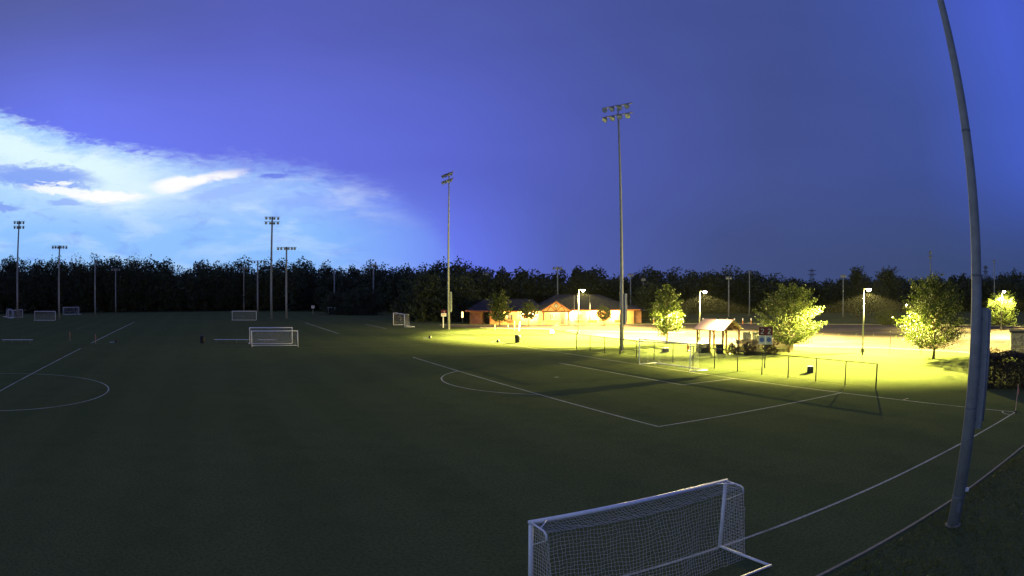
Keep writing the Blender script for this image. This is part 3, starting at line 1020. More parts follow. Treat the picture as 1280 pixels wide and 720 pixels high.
tree('broadleaf_tree', 'right one of two tall round dark trees standing above the wood', (88.6, 139.6), 11.6, 4.0, 0.8, 290, 60, 0.36, M['leaf_dark'], 27, ET, 0.22, spread=0.95)
tree('bush', 'bright lit bush on the far bank left of the half-dark tree', (72.4, 113.9), 2.9, 2.6, 0.05, 110, 60, 0.26, M['leaf_lit'], 28, None, 0.08, shape='ball', cat='bush', spread=0.5)
for i, (x_, y_, h_, w_) in enumerate([(-22.5, 151.0, 6.4, 3.4), (-14.6, 147.0, 7.2, 3.2), (34.5, 143.0, 3.6, 2.6)]):
    tree('bush', ['low dark bush beside the far pitch goal, at the foot of the wood', 'dark bush behind the small maroon sign', 'dark bush at the right end of the building'][i],
         (x_, y_), h_, w_, 0.05, 150, 60, 0.34, M['leaf_dark'], 30 + i, None, 0.1, shape='ball', cat='bush', spread=0.8)

# ------------------------------------------------------------------ the wood (one far mass)
SKY = [(-62, 2.7), (-45.8, 2.7), (-44.2, 2.45), (-42.5, 2.71), (-40.9, 2.26), (-39.7, 2.59), (-37.8, 2.47), (-35.5, 2.61), (-34.0, 2.87), (-32.5, 2.75), (-30.3, 2.62),
       (-29.2, 2.3), (-28.4, 1.84), (-27.7, 1.78), (-26.6, 2.3), (-25.6, 1.98), (-24.5, 1.98), (-23.1, 2.51), (-21.7, 2.12), (-19.9, 1.99), (-18.9, 2.52), (-17.5, 2.59),
       (-16.5, 1.86), (-15.5, 1.99), (-14.4, 1.66), (-13.4, 1.99), (-12.1, 2.13), (-10.7, 1.66), (-9.4, 2.13), (-8.0, 1.87), (-6.3, 2.13), (-5.3, 1.87), (-4.0, 2.27),
       (-1.3, 1.67), (0.0, 1.47), (1.3, 1.47), (2.7, 1.33), (4.0, 1.33), (5.3, 1.53), (6.7, 1.73), (8.0, 1.6), (9.0, 1.0), (10.0, 1.33), (12.1, 1.46), (14.8, 1.33),
       (15.5, 1.53), (17.5, 1.46), (18.9, 1.72), (19.6, 1.79), (21.0, 1.32), (23.1, 0.99), (24.5, 0.79), (25.9, 0.53), (28.8, 0.66), (33.9, 0.65), (35.5, 0.72),
       (37.0, 0.98), (39.3, 0.97), (41.7, 0.97), (44.1, 1.16), (45.8, 1.09), (62, 1.1)]
EDGE = [(-62, 200), (-46, 205), (-37, 212), (-23, 224), (-17, 218), (-11, 214), (-7, 178), (-3, 172), (4, 184), (9, 186), (16, 190), (24, 196), (30, 205), (36, 208), (46, 212), (62, 215)]
rng = np.random.default_rng(3)


def proto(seed, n):
    """one rounded crown, unit height and radius, as a cloud of leaf clump centres"""
    r_ = np.random.default_rng(seed)
    k = 54
    C, rr = [], []
    while len(C) < k:
        p = r_.uniform(-1, 1, 3)
        if not 0.35 < np.linalg.norm(p) <= 1:
            continue
        C.append((p[0] * 0.72, p[1] * 0.72, 0.06 + 0.84 * ((p[2] + 1) / 2) ** 0.85))
        rr.append(r_.uniform(0.24, 0.40))
    C = np.array(C)
    rr = np.array(rr)
    i = r_.integers(0, k, n)
    d = r_.normal(size=(n, 3))
    d /= np.linalg.norm(d, axis=1, keepdims=True)
    d *= (0.35 + 0.65 * r_.random(n) ** 0.4)[:, None]
    P_ = C[i] + d * rr[i][:, None] * np.array([1.0, 1.0, 0.36])
    return P_


protos = [proto(100 + i, 3000) for i in range(7)]
VV, QQ, off = [], [], 0
az_list = []
ea = [e[0] for e in EDGE]
ed = [e[1] for e in EDGE]
sa_ = [e[0] for e in SKY]
se_ = [e[1] for e in SKY]
for row in range(3):
    a_ = -60 + row * 0.6
    while a_ < 60:
        D0 = np.interp(a_, ea, ed) + row * 9 + rng.uniform(-3, 3)
        full = 7.08 + D0 * math.tan(R(np.interp(a_, sa_, se_)))
        hgt = full * (1.0 + rng.uniform(-0.07, 0.06)) if row == 1 else full * rng.uniform(0.70, 0.93)
        wid = rng.uniform(3.6, 7.0) * (hgt / 14) ** 0.5
        x_, y_ = D0 * math.sin(R(a_)), D0 * math.cos(R(a_))
        p = protos[rng.integers(0, len(protos))]
        hgt *= 1.10
        if row == 2 or abs(a_) > 48:
            p = p[::2]
        th = rng.uniform(0, 2 * math.pi)
        q = np.stack([(p[:, 0] * math.cos(th) - p[:, 1] * math.sin(th)) * wid + x_, (p[:, 0] * math.sin(th) + p[:, 1] * math.cos(th)) * wid + y_, p[:, 2] * hgt], 1)
        v_, qd = leaf_quads(q, 0.56, rng, 0.8)
        VV.append(v_)
        QQ.append(qd + off)
        off += len(v_)
        a_ += math.degrees(wid * (1.15 if row == 1 else 0.9) / D0)
wood = link('woodland', np_mesh('woodland', np.concatenate(VV), np.concatenate(QQ), M['leaf_dark']))
wood['kind'] = 'stuff'
wood['label'] = 'dark wood closing off the fields along the horizon'
wood['category'] = 'woodland'
# shaded inside of the wood: trunks and deep leaf litter bank
VV, QQ, off = [], [], 0
n = 26000
aa_ = rng.uniform(-60, 60, n)
DD = np.interp(aa_, ea, ed) + rng.uniform(6, 16, n)
zz_ = rng.uniform(0, 1, n) * (7.08 + DD * np.tan(np.radians(np.interp(aa_, sa_, se_)))) * 0.70
q = np.stack([DD * np.sin(np.radians(aa_)), DD * np.cos(np.radians(aa_)), zz_], 1)
v_, qd = leaf_quads(q, 1.7, rng, 0.9)
us = link('understorey', np_mesh('understorey', v_, qd, M['leaf_dark']))
us['kind'] = 'stuff'
us['label'] = 'dense dark understorey inside the wood'
us['category'] = 'understorey'

# ================================================================== the recreation building
BY = 135.6
bd = thing('recreation_building', 'long low tan building with dark hipped roof and timber gable, lit by wall lamps', 'building', (8.0, BY, 0))


def bw(x0, x1, y0, y1, z0, z1, name, mat, parent=None):
    return MB().box(((x0 + x1) / 2 - 8.0, (y0 + y1) / 2 - BY, (z0 + z1) / 2), (x1 - x0, y1 - y0, z1 - z0)).build(name, M[mat], parent or bd)


def hip(x0, x1, y0, y1, ze, zr, hipx, name):
    o = MB()
    ym = (y0 + y1) / 2
    ps = [(x0, y0, ze), (x1, y0, ze), (x1, y1, ze), (x0, y1, ze), (x0 + hipx[0], ym, zr), (x1 - hipx[1], ym, zr)]
    ps = [(p[0] - 8.0, p[1] - BY, p[2]) for p in ps]
    lo_ = [(p[0], p[1], p[2] - 0.16) for p in ps[:4]]
    o.poly(ps + lo_, [(0, 1, 5, 4), (1, 2, 5), (2, 3, 4, 5), (3, 0, 4), (6, 7, 1, 0), (7, 8, 2, 1), (8, 9, 3, 2), (9, 6, 0, 3), (9, 8, 7, 6)])
    return o.build(name, M['roof'], bd)


bw(-8.4, -5.9, 136.6, 146.0, 0, 2.55, 'wall', 'brickwall')
bw(-5.9, -4.4, 138.4, 146.0, 0, 2.55, 'wall', 'redwall')
bw(-4.4, 5.2, 136.2, 146.0, 0, 2.55, 'wall', 'brickwall')
bw(5.2, 24.4, 135.8, 149.0, 0, 2.7, 'wall', 'brickwall')
bw(24.4, 26.4, 138.0, 146.0, 0, 2.5, 'wall', 'redwall')
hip(-9.2, 7.0, 135.2, 147.2, 2.72, 4.9, (3.6, 3.0), 'roof')
hip(4.2, 25.6, 134.8, 150.0, 2.86, 5.8, (5.0, 7.5), 'roof')
hip(23.0, 27.4, 137.2, 147.0, 2.66, 3.6, (2.0, 2.0), 'roof')
bw(-9.2, 4.15, 135.1, 135.18, 2.52, 2.74, 'fascia', 'trim')
bw(10.95, 25.6, 134.7, 134.78, 2.66, 2.88, 'fascia', 'trim')
# recessed doors of the left wing and the red panel
d_ = bw(-5.6, -4.6, 138.32, 138.38, 0, 2.15, 'door', 'door')
bw(-5.5, -5.4, 138.27, 138.31, 1.0, 1.1, 'handle', 'galv', d_)
bw(-8.05, -6.3, 136.53, 136.585, 0.15, 2.2, 'door', 'redwall')
bw(1.6, 2.6, 136.12, 136.18, 0.0, 2.3, 'wall_panel', 'redwall')
# windows
for x0, x1, yf in ((-2.9, -1.9, 136.2), (-0.9, 0.1, 136.2), (7.4, 8.1, 135.8), (8.5, 9.0, 135.8), (12.6, 13.8, 135.8), (15.4, 16.6, 135.8), (20.6, 21.8, 135.8)):
    w_ = MB().box(((x0 + x1) / 2 - 8, yf - 0.03 - BY, 1.45), (x1 - x0 + 0.16, 0.05, 1.26)).build('window', M['cream'], bd)
    MB().box(((x0 + x1) / 2 - 8, yf - 0.06 - BY, 1.45), (x1 - x0, 0.02, 1.1)).build('pane', M['pane'], w_)
    MB().box(((x0 + x1) / 2 - 8, yf - 0.075 - BY, 1.45), (0.05, 0.012, 1.1)).build('glazing_bar', M['cream'], w_)
    MB().box(((x0 + x1) / 2 - 8, yf - 0.10 - BY, 0.78), (x1 - x0 + 0.3, 0.18, 0.07)).build('sill', M['kerb'], w_)
d_ = bw(9.6, 10.4, 135.74, 135.79, 0, 2.1, 'door', 'door')
bw(9.7, 9.78, 135.70, 135.735, 1.0, 1.12, 'handle', 'galv', d_)
# portico gable
gy0 = 132.6
po = MB()
gl, gr, gz, ga_ = 5.4, 11.6, 2.75, 4.75
gm = (gl + gr) / 2
po.poly([(gl - 8, gy0 - 0.4 - BY, gz), (gm - 8, gy0 - 0.4 - BY, ga_), (gr - 8, gy0 - 0.4 - BY, gz), (gl - 8, 142 - BY, gz), (gm - 8, 142 - BY, ga_), (gr - 8, 142 - BY, gz),
         (gl - 8, gy0 - 0.4 - BY, gz - 0.16), (gm - 8, gy0 - 0.4 - BY, ga_ - 0.16), (gr - 8, gy0 - 0.4 - BY, gz - 0.16), (gl - 8, 142 - BY, gz - 0.16), (gm - 8, 142 - BY, ga_ - 0.16), (gr - 8, 142 - BY, gz - 0.16)],
        [(0, 1, 4, 3), (1, 2, 5, 4), (6, 9, 10, 7), (7, 10, 11, 8), (0, 6, 7, 1), (1, 7, 8, 2), (3, 9, 6, 0), (2, 8, 11, 5), (3, 4, 10, 9), (4, 5, 11, 10)])
po.build('portico_roof', M['roof'], bd)
pg = MB()
pg.poly([(gl + 0.35 - 8, gy0 + 0.1 - BY, gz - 0.16), (gr - 0.35 - 8, gy0 + 0.1 - BY, gz - 0.16), (gm - 8, gy0 + 0.1 - BY, ga_ - 0.35)], [(0, 1, 2)])
pg.poly([(gl + 0.35 - 8, gy0 + 0.16 - BY, gz - 0.16), (gr - 0.35 - 8, gy0 + 0.16 - BY, gz - 0.16), (gm - 8, gy0 + 0.16 - BY, ga_ - 0.35)], [(2, 1, 0)])
pg.build('gable_wall', M['cream'], bd)


def beam(a, b_, w, name, mat='timber', y=None):
    yy = (gy0 if y is None else y) - BY
    return MB().tube([(a[0] - 8, yy, a[1]), (b_[0] - 8, yy, b_[1])], w, 4).build(name, M[mat], bd)


beam((gl + 0.1, gz - 0.12), (gm, ga_ - 0.20), 0.11, 'rafter', 'trim', gy0 - 0.3)
beam((gm, ga_ - 0.20), (gr - 0.1, gz - 0.12), 0.11, 'rafter', 'trim', gy0 - 0.3)
beam((gl + 0.3, gz - 0.16), (gr - 0.3, gz - 0.16), 0.14, 'tie_beam')
beam((gm, gz - 0.1), (gm, ga_ - 0.3), 0.09, 'king_post', 'timber', gy0 - 0.02)
for s in (-1, 1):
    beam((gm + s * 0.1, gz), (gm + s * 1.15, gz + 0.95), 0.07, 'brace', 'timber', gy0 - 0.04)
    beam((gm + s * 1.7, gz), (gm + s * 0.95, gz + 1.15), 0.07, 'brace', 'timber', gy0 + 0.03)
    cx_ = gm + s * 2.45
    MB().box((cx_ - 8, gy0 + 0.15 - BY, 1.75), (0.30, 0.30, 1.70)).build('column', M['timber'], bd)
    MB().box((cx_ - 8, gy0 + 0.15 - BY, 0.45), (0.85, 0.85, 0.90), 0, 0.55).build('column_base', M['stone'], bd)
md = MB().lathe([(0.42, 0), (0.42, 0.06)], 18, (gm - 8, gy0 - 0.10 - BY, gz + 0.95), (0, -1, 0)).build('medallion', M['timber'], bd)
MB().lathe([(0.32, 0), (0.32, 0.04)], 18, (gm - 8, gy0 - 0.163 - BY, gz + 0.95), (0, -1, 0)).build('medallion_face', M['galv'], md)


def wall_lamp(x, yf, z, power, colr=(1.0, 0.60, 0.20)):
    wl = MB().box((x - 8, yf - 0.09 - BY, z), (0.26, 0.16, 0.34)).build('wall_lamp', M['dark_metal'], bd)
    MB().box((x - 8, yf - 0.19 - BY, z - 0.02), (0.2, 0.03, 0.24)).build('lens', M['lamp_on'], wl)
    ld = bpy.data.lights.new('wall_lamp_light', 'POINT')
    ld.energy = power
    ld.color = colr
    ld.shadow_soft_size = 0.12
    le = bpy.data.objects.new('wall_lamp_light', ld)
    col.objects.link(le)
    le.parent = wl
    le.location = (x - 8, yf - 0.62 - BY, z - 0.05)


for x_, p_ in ((12.1, 7500), (16.2, 9000), (20.3, 9500)):
    wall_lamp(x_, 135.8, 2.0, p_ * 1.0)
for x_, p_ in ((4.1, 5000), (2.1, 2200), (-1.4, 1800)):
    wall_lamp(x_, 136.2, 2.0, p_)
# ceiling lamp of the porch
cl_ = MB().lathe([(0.18, 0), (0.18, 0.08)], 12, (gm - 8, 134.2 - BY, 2.50)).build('porch_lamp', M['lamp_on'], bd)
ld = bpy.data.lights.new('porch_light', 'POINT')
ld.energy = 2600
ld.color = (1.0, 0.66, 0.26)
ld.shadow_soft_size = 0.15
le = bpy.data.objects.new('porch_light', ld)
col.objects.link(le)
le.parent = cl_
le.location = (gm - 8, 134.2 - BY, 2.25)
# small lamp that lights the gable front
gl_ = MB().box((gm - 8, gy0 - 1.0 - BY, 0.12), (0.3, 0.25, 0.24)).build('gable_uplight', M['dark_metal'], bd)
ld = bpy.data.lights.new('gable_light', 'POINT')
ld.energy = 900
ld.color = (1.0, 0.50, 0.22)
ld.shadow_soft_size = 0.1
le = bpy.data.objects.new('gable_light', ld)
col.objects.link(le)
le.parent = gl_
le.location = (gm - 8, gy0 - 1.2 - BY, 0.5)

# flagpoles, posts, bollards round the building
for i, (x_, y_) in enumerate([(12.0, 132.4), (15.0, 132.4)]):
    o = thing('flagpole', ['bare thin flagpole left of the car park lamp at the gable', 'flagpole with a furled flag right of the car park lamp at the gable'][i], 'flagpole', (x_, y_, 0), 0, 'flagpoles')
    MB().tube([(0, 0, 0), (0, 0, 5.6)], [0.05, 0.03], 8).build('pole', M['galv'], o, True)
    MB().lathe([(0.02, 0), (0.07, 0.05), (0.07, 0.09), (0.02, 0.14)], 8, (0, 0, 5.6)).build('finial', M['galv'], o)
    if i == 1:
        MB().tube([(0.07, 0, 4.3), (0.11, 0, 3.7), (0.08, 0, 3.0)], [0.05, 0.11, 0.06], 7).build('flag', M['signwhite'], o, True)
for i, (x_, y_, h_) in enumerate([(-2.9, 116.8, 0.9), (-0.7, 116.9, 0.9), (0.4, 114.9, 1.7), (1.2, 114.6, 1.5)]):
    o = thing('bollard', ['leftmost short post on the verge before the left wing', 'second short post from the left on the verge before the left wing', 'taller thin post near the building, left one of a close pair', 'pale leaning post near the building, right one of a close pair'][i], 'post', (x_, y_, 0), 0, 'posts on the verge')
    MB().tube([(0, 0, 0), (0.06 if i == 3 else 0, 0, h_)], [0.09, 0.08], 8).build('post', M['signwhite'] if i == 3 else M['trim'], o)
    MB().lathe([(0.10, 0), (0.10, 0.03), (0.03, 0.07)], 8, (0.06 if i == 3 else 0, 0, h_)).build('cap', M['signwhite'] if i == 3 else M['trim'], o)
for i, (x_, y_) in enumerate([(42.2, 128.6), (43.6, 128.2), (45.2, 127.6), (46.8, 127.0), (37.6, 130.4), (28.0, 133.2)]):
    o = thing('bollard', ['leftmost of four white-topped bollards in a row behind the pavilion ridge', 'second of four white-topped bollards in a row behind the pavilion ridge', 'third of four white-topped bollards in a row behind the pavilion ridge',
                          'rightmost of four white-topped bollards in a row behind the pavilion ridge', 'lone bollard behind the lit roof of the pavilion', 'lone white bollard left of the slender lit tree'][i], 'bollard', (x_, y_, 0), 0, 'white-topped bollards at the car park edge')
    MB().tube([(0, 0, 0), (0, 0, 0.75)], 0.10, 10).build('post', M['trim'], o)
    MB().tube([(0, 0, 0.76), (0, 0, 1.12), (0, 0, 1.18)], [0.12, 0.12, 0.07], 10).build('cap', M['signwhite'], o)

# glowing strip left of the building, given the shape of an added lantern
o = thing('lantern_standin', 'glowing amber strip at the left end of the building, shaped as an added lantern', 'lantern', (-9.9, 137.2, 0))
MB().tube([(0, 0, 0), (0, 0, 1.25)], 0.08, 8).build('post', M['dark_metal'], o)
MB().box((0, 0, 1.85), (0.34, 0.34, 1.15)).build('lantern', M['lamp_amber'], o)
MB().box((0, 0, 2.48), (0.46, 0.46, 0.1), 0, 0.6).build('cap', M['dark_metal'], o)

# ground floodlight on the verge
o = thing('ground_floodlight', 'small glaring floodlight standing on the lit grass before the building', 'floodlight', (6.1, 104.8, 0))
MB().box((0, 0, 0.12), (0.3, 0.3, 0.24)).build('base', M['dark_metal'], o)
hd_ = MB().lathe([(0.12, 0), (0.26, 0.16), (0.28, 0.22)], 12, (0, 0.1, 0.45), (0, -0.95, 0.2)).build('housing', M['dark_metal'], o)
MB().lathe([(0.26, 0.0), (0.26, 0.02)], 12, (0, -0.115, 0.495), (0, -0.95, 0.2)).build('lens', M['lamp_on'], o)
ld = bpy.data.lights.new('floodlight_light', 'SPOT')
ld.energy = 900
ld.spot_size = R(120)
ld.shadow_soft_size = 0.1
ld.color = (1, 0.9, 0.6)
le = bpy.data.objects.new('floodlight_light', ld)
col.objects.link(le)
le.parent = o
le.location = (0, -0.2, 0.5)
le.rotation_euler = (R(75), 0, 0)

# ================================================================== pavilion
pv = thing('picnic_pavilion', 'open timber pavilion with lamp glare put in as a roof blazing under an added floodlight', 'pavilion', (23.3, 74.3, 0), R(38))
pw, pl = 2.05, 2.15      # half sizes: x gable half width, y half length
for sx in (-1, 1):
    for sy in (-1, 0, 1):
        MB().box((sx * (pw - 0.35), sy * (pl - 0.35), 1.2), (0.16, 0.16, 2.4)).build('post', M['timber'], pv)
    MB().box((sx * (pw - 0.35), 0, 2.47), (0.18, 2 * pl - 0.5, 0.16)).build('beam', M['timber'], pv)
for sy in (-1, 1):
    MB().box((0, sy * (pl - 0.35), 2.46), (2 * pw - 0.52, 0.15, 0.15)).build('beam', M['timber'], pv)
    gb = MB()
    gb.poly([(-pw + 0.45, sy * (pl - 0.35), 2.55), (pw - 0.45, sy * (pl - 0.35), 2.55), (0, sy * (pl - 0.35), 3.36)], [(0, 1, 2)] if sy < 0 else [(2, 1, 0)])
    gb.build('gable_board', M['timber'], pv)
    for sx in (-1, 1):
        MB().tube([(sx * (pw - 0.38), sy * (pl - 0.35), 1.75), (sx * (pw - 1.0), sy * (pl - 0.35), 2.4)], 0.06, 4).build('knee_brace', M['timber'], pv)
for sx in (-1, 1):
    rf = MB()
    e, rz_ = 2.42, 3.52
    a = [(sx * pw, -pl, e), (sx * pw, pl, e), (0, pl, rz_), (0, -pl, rz_)]
    if sx > 0:
        fc = [(0, 1, 2, 3), (7, 6, 5, 4)]
    else:
        fc = [(3, 2, 1, 0), (4, 5, 6, 7)]
    bq = [(p[0], p[1], p[2] + 0.07) for p in a]
    n_ = [(0, 4, 5, 1), (1, 5, 6, 2), (2, 6, 7, 3), (3, 7, 4, 0)]
    rf.poly(a + bq, [tuple(reversed(q_)) for q_ in fc] + n_)
    rf.build('roof', M['pavroof'], pv)
fl = MB().box((-pw + 0.5, -0.9, 3.62), (0.3, 0.34, 0.14), R(20)).build('floodlight', M['dark_metal'], pv)  # floodlight added above the roof; the hot patch stands in for lamp glare
MB().tube([(-pw + 0.35, -0.9, 2.4), (-pw + 0.1, -0.9, 3.5), (-pw + 0.45, -0.9, 3.62)], 0.03, 6).build('added_floodlight_arm', M['dark_metal'], fl)
MB().box((-pw + 0.5, -0.9, 3.535), (0.24, 0.26, 0.02), R(20)).build('added_floodlight_lens', M['lamp_on'], fl)
ld = bpy.data.lights.new('floodlight_light', 'POINT')
ld.energy = 3600
ld.color = (1.0, 0.78, 0.50)
ld.shadow_soft_size = 0.12
le = bpy.data.objects.new('floodlight_light', ld)
col.objects.link(le)
le.parent = fl
le.location = (-pw + 0.5, -0.9, 3.36)

# things round the pavilion
o = thing('grill_box', 'dark metal bin with the light on its top put in as a white lid under the left posts of the pavilion', 'bin', (21.0, 72.6, 0), R(15), 'bins at the pavilion')
MB().box((0, 0, 0.5), (1.0, 0.8, 1.0), 0, 1.06).build('body', M['dark_metal'], o)
MB().box((0, 0, 1.04), (1.12, 0.9, 0.08)).build('lid', M['signwhite'], o)  # white lid carries the light that falls on the bin top
o = thing('grill_box', 'dark metal bin under the front corner of the pavilion, right of the bin with the lit top', 'bin', (22.6, 71.6, 0), R(-10), 'bins at the pavilion')
MB().box((0, 0, 0.45), (0.8, 0.7, 0.9), 0, 1.05).build('body', M['dark_metal'], o)
MB().box((0, 0, 0.94), (0.9, 0.8, 0.07)).build('lid', M['dark_metal'], o)
tree('bush', 'dark rounded shrub before the pavilion, between bins and board fence', (23.8, 70.2), 1.15, 0.8, 0.02, 40, 50, 0.14, M['leaf_hedge'], 41, None, 0.04, shape='ball', cat='bush', spread=0.25)
tree('bush', 'low dark shrub before the left end of the board fence', (25.4, 69.4), 1.0, 1.0, 0.02, 45, 50, 0.14, M['leaf_hedge'], 42, None, 0.04, shape='ball', cat='bush', spread=0.25)
tree('bush', 'straggly shrub before the middle of the board fence', (27.6, 68.6), 1.35, 0.9, 0.02, 40, 50, 0.15, M['leaf_hedge'], 43, None, 0.04, shape='ball', cat='bush', spread=0.28)

be = thing('board_fence', 'dark board fence enclosure between the pavilion and the broad bright tree', 'fence', (24.4, 70.6, 0), 0)


def board_run(a, b_, h):
    L = math.hypot(b_[0] - a[0], b_[1] - a[1])
    ang = math.atan2(b_[1] - a[1], b_[0] - a[0])
    n_ = int(L / 0.155)
    for i in range(n_):
        s = (i + 0.5) * L / n_
        key = (round(h, 2), i % 4)
        me = BOARDS.get(key)
        if me is None:
            me = BOARDS[key] = MB().box((0, 0, h / 2 + 0.03 + 0.02 * (i % 4) / 2), (0.14, 0.025, h + 0.02 * (i % 4))).mesh('board', M['woodfence'])
        link('board', me, be, (a[0] + math.cos(ang) * s, a[1] + math.sin(ang) * s, 0), ang)
    for z in (0.35, h - 0.25):
        MB().box(((a[0] + b_[0]) / 2 - math.sin(ang) * 0.04, (a[1] + b_[1]) / 2 + math.cos(ang) * 0.04, z), (L, 0.05, 0.09), ang).build('rail', M['woodfence'], be)


BOARDS = {}
board_run((0, 0), (6.6, -0.9), 1.45)
board_run((6.6, -0.9), (7.3, 2.6), 1.45)
board_run((0, 0), (0.7, 3.5), 1.45)
for i, (x_, y_, h_) in enumerate([(26.2, 72.4, 2.1), (27.3, 72.2, 2.1)]):
    o = thing('utility_cabinet', ['left one of two tall utility cabinets behind the board fence', 'right one of two tall utility cabinets behind the board fence'][i], 'cabinet', (x_, y_, 0), R(10), 'cabinets behind the board fence')
    MB().box((0, 0, h_ / 2), (0.75, 0.6, h_)).build('body', M['box_metal'], o)
    MB().box((0, 0, h_ + 0.03), (0.85, 0.7, 0.06)).build('top', M['box_metal'], o)
    dr = MB().box((0, -0.315, h_ / 2), (0.62, 0.02, h_ - 0.3)).build('door', M['box_metal'], o)
    MB().box((0.22, -0.34, h_ / 2), (0.04, 0.03, 0.16)).build('handle', M['galv_dark'], dr)
# hydrant
o = thing('fire_hydrant', 'small red hydrant on the lit grass left of the pavilion', 'hydrant', (19.9, 75.2, 0))
MB().lathe([(0.16, 0), (0.16, 0.05), (0.11, 0.07), (0.11, 0.5), (0.15, 0.52), (0.13, 0.62), (0.05, 0.72)], 10).build('body', M['red'], o)
for s in (-1, 1):
    MB().lathe([(0.06, 0), (0.06, 0.12)], 8, (s * 0.09, 0, 0.4), (s, 0, 0)).build('outlet', M['red'], o)


# ================================================================== signs
def digits(parent, s, x, z, h, y, mat):
    """seven-segment-free block figures from bars"""
    segs = {'1': [((0, 0), (0, 1)), ((-0.2, 0.8), (0, 1)), ((-0.22, 0), (0.22, 0))],
            '2': [((-0.3, 0.85), (0, 1)), ((0, 1), (0.3, 0.85)), ((0.3, 0.85), (0.3, 0.62)), ((0.3, 0.62), (-0.3, 0.0)), ((-0.3, 0), (0.32, 0))]}[s]
    o_ = MB()
    for a, b_ in segs:
        o_.tube([(x + a[0] * h, y, z + a[1] * h), (x + b_[0] * h, y, z + b_[1] * h)], 0.075 * h, 4)
    return o_.build('numeral', mat, parent)


o = thing('field_sign', 'maroon and white field number board on a dark post before the bright tree', 'sign', (22.3, 56.6, 0), R(-20))
MB().box((0, 0.03, 1.8), (0.12, 0.08, 3.6)).build('post', M['dark_metal'], o)
MB().box((0, -0.05, 3.29), (1.28, 0.06, 0.74)).build('number_panel', M['maroon'], o)
MB().box((0, -0.05, 2.52), (1.28, 0.05, 0.78)).build('emblem_panel', M['signshaded'], o)
MB().box((0, -0.082, 2.52), (0.07, 0.012, 0.78)).build('divider', M['signwhite'], o)
for s in (-1, 1):
    digits(o, '2', s * 0.32, 3.08, 0.42, -0.10, M['signshaded'])
    MB().lathe([(0.22, 0), (0.22, 0.012)], 14, (s * 0.32, -0.078, 2.54), (0, -1, 0)).build('emblem', M['signblue'], o)
o = thing('field_sign', 'small maroon and white board lit on its post next to the two-tier pole', 'sign', (-12.4, 123.5, 0))
MB().box((0, 0.03, 1.0), (0.16, 0.10, 2.0)).build('post', M['signwhite'], o)
MB().box((0.1, -0.04, 2.92), (0.92, 0.06, 0.55)).build('number_panel', M['maroon'], o)
MB().box((0.1, -0.04, 2.32), (0.92, 0.06, 0.56)).build('name_panel', M['signwhite'], o)
MB().box((0.1, -0.078, 2.34), (0.60, 0.012, 0.16)).build('print', M['orange'], o)
digits(o, '1', 0.2, 2.74, 0.36, -0.085, M['signwhite'])

o = thing('far_board', 'white and grey striped notice board far behind the car park, left of the lamp', 'board', (87.2, 151.0, 0), cam_face(87, 151) + math.pi / 2)
for s in (-1, 1):
    MB().box((s * 0.8, 0.06, 0.75), (0.12, 0.1, 1.5)).build('post', M['galv_dark'], o)
MB().box((0, 0, 1.9), (1.9, 0.08, 2.2)).build('panel', M['box_metal'], o)
for z, h_ in ((2.85, 0.28), (1.9, 0.3), (1.05, 0.42)):
    MB().box((0, -0.05, z), (1.86, 0.02, h_)).build('stripe', M['signwhite'], o)
for i, (x_, y_, w_, h_, z_) in enumerate([(-54.8, 181.9, 0.9, 0.7, 1.9), (-45.0, 184.0, 1.2, 1.0, 1.5)]):
    o = thing('notice_sign', ['tiny white sign before the wood right of the light pole group', 'small white sign on a post left of the round bush'][i], 'sign', (x_, y_, 0), cam_face(x_, y_) + math.pi / 2, 'small white signs before the wood')
    MB().box((0, 0.04, z_ / 2), (0.1, 0.08, z_)).build('post', M['galv'], o)
    MB().box((0, -0.02, z_ + h_ / 2 - 0.2), (w_, 0.04, h_)).build('panel', M['signwhite'], o)
    MB().box((0, -0.05, z_ + h_ * 0.62 - 0.2), (w_ * 0.7, 0.01, h_ * 0.22)).build('print', M['maroon'], o)
o = thing('equipment_cart', 'grey covered cart parked at the foot of the wood between the small white signs', 'cart', (-48.9, 181.0, 0), cam_face(-49, 181) + math.pi / 2)
MB().box((0.2, 0, 0.75), (1.5, 1.1, 0.7)).build('body', M['dark_metal'], o)
MB().box((-0.2, 0, 1.95), (2.3, 1.3, 0.08), 0, 0.95).build('roof', M['signwhite'], o)
for sx in (-1.1, 0.75):
    for sy in (-0.5, 0.5):
        MB().tube([(sx, sy, 0.5), (sx, sy, 1.92)], 0.05, 6).build('roof_post', M['signwhite'], o)
for sx in (-0.5, 0.8):
    for sy in (-0.6, 0.6):
        MB().lathe([(0.28, -0.07), (0.28, 0.07)], 12, (sx, sy, 0.28), (0, 1, 0)).build('wheel', M['black'], o)


# ================================================================== benches, bins, flags, boxes
def bench(a, b_, label):
    L = math.hypot(b_[0] - a[0], b_[1] - a[1])
    o_ = thing('bench', label, 'bench', ((a[0] + b_[0]) / 2, (a[1] + b_[1]) / 2, 0), math.atan2(b_[1] - a[1], b_[0] - a[0]), 'long aluminium player benches')
    for y in (-0.09, 0.09):
        MB().box((0, y, 0.45), (L, 0.165, 0.05)).build('seat_plank', M['alu'], o_)
    for i in range(4):
        xx = -L / 2 + 0.4 + i * (L - 0.8) / 3
        MB().tube([(xx, -0.22, 0.0), (xx, -0.12, 0.42), (xx, 0.12, 0.42), (xx, 0.22, 0.0)], 0.025, 6).build('leg', M['galv_dark'], o_)
    return o_


bench((-38.9, 81.8), (-34.2, 83.4), 'long pale bench between the black bin and the overlapping goals')
bench((-66.6, 64.9), (-62.4, 68.0), 'long pale bench at the far left edge of the view')
# team seats left inside the overlapped goals
bench((-33.0, 83.6), (-30.8, 84.3), 'short pale bench seen through the net of the front overlapping goal')


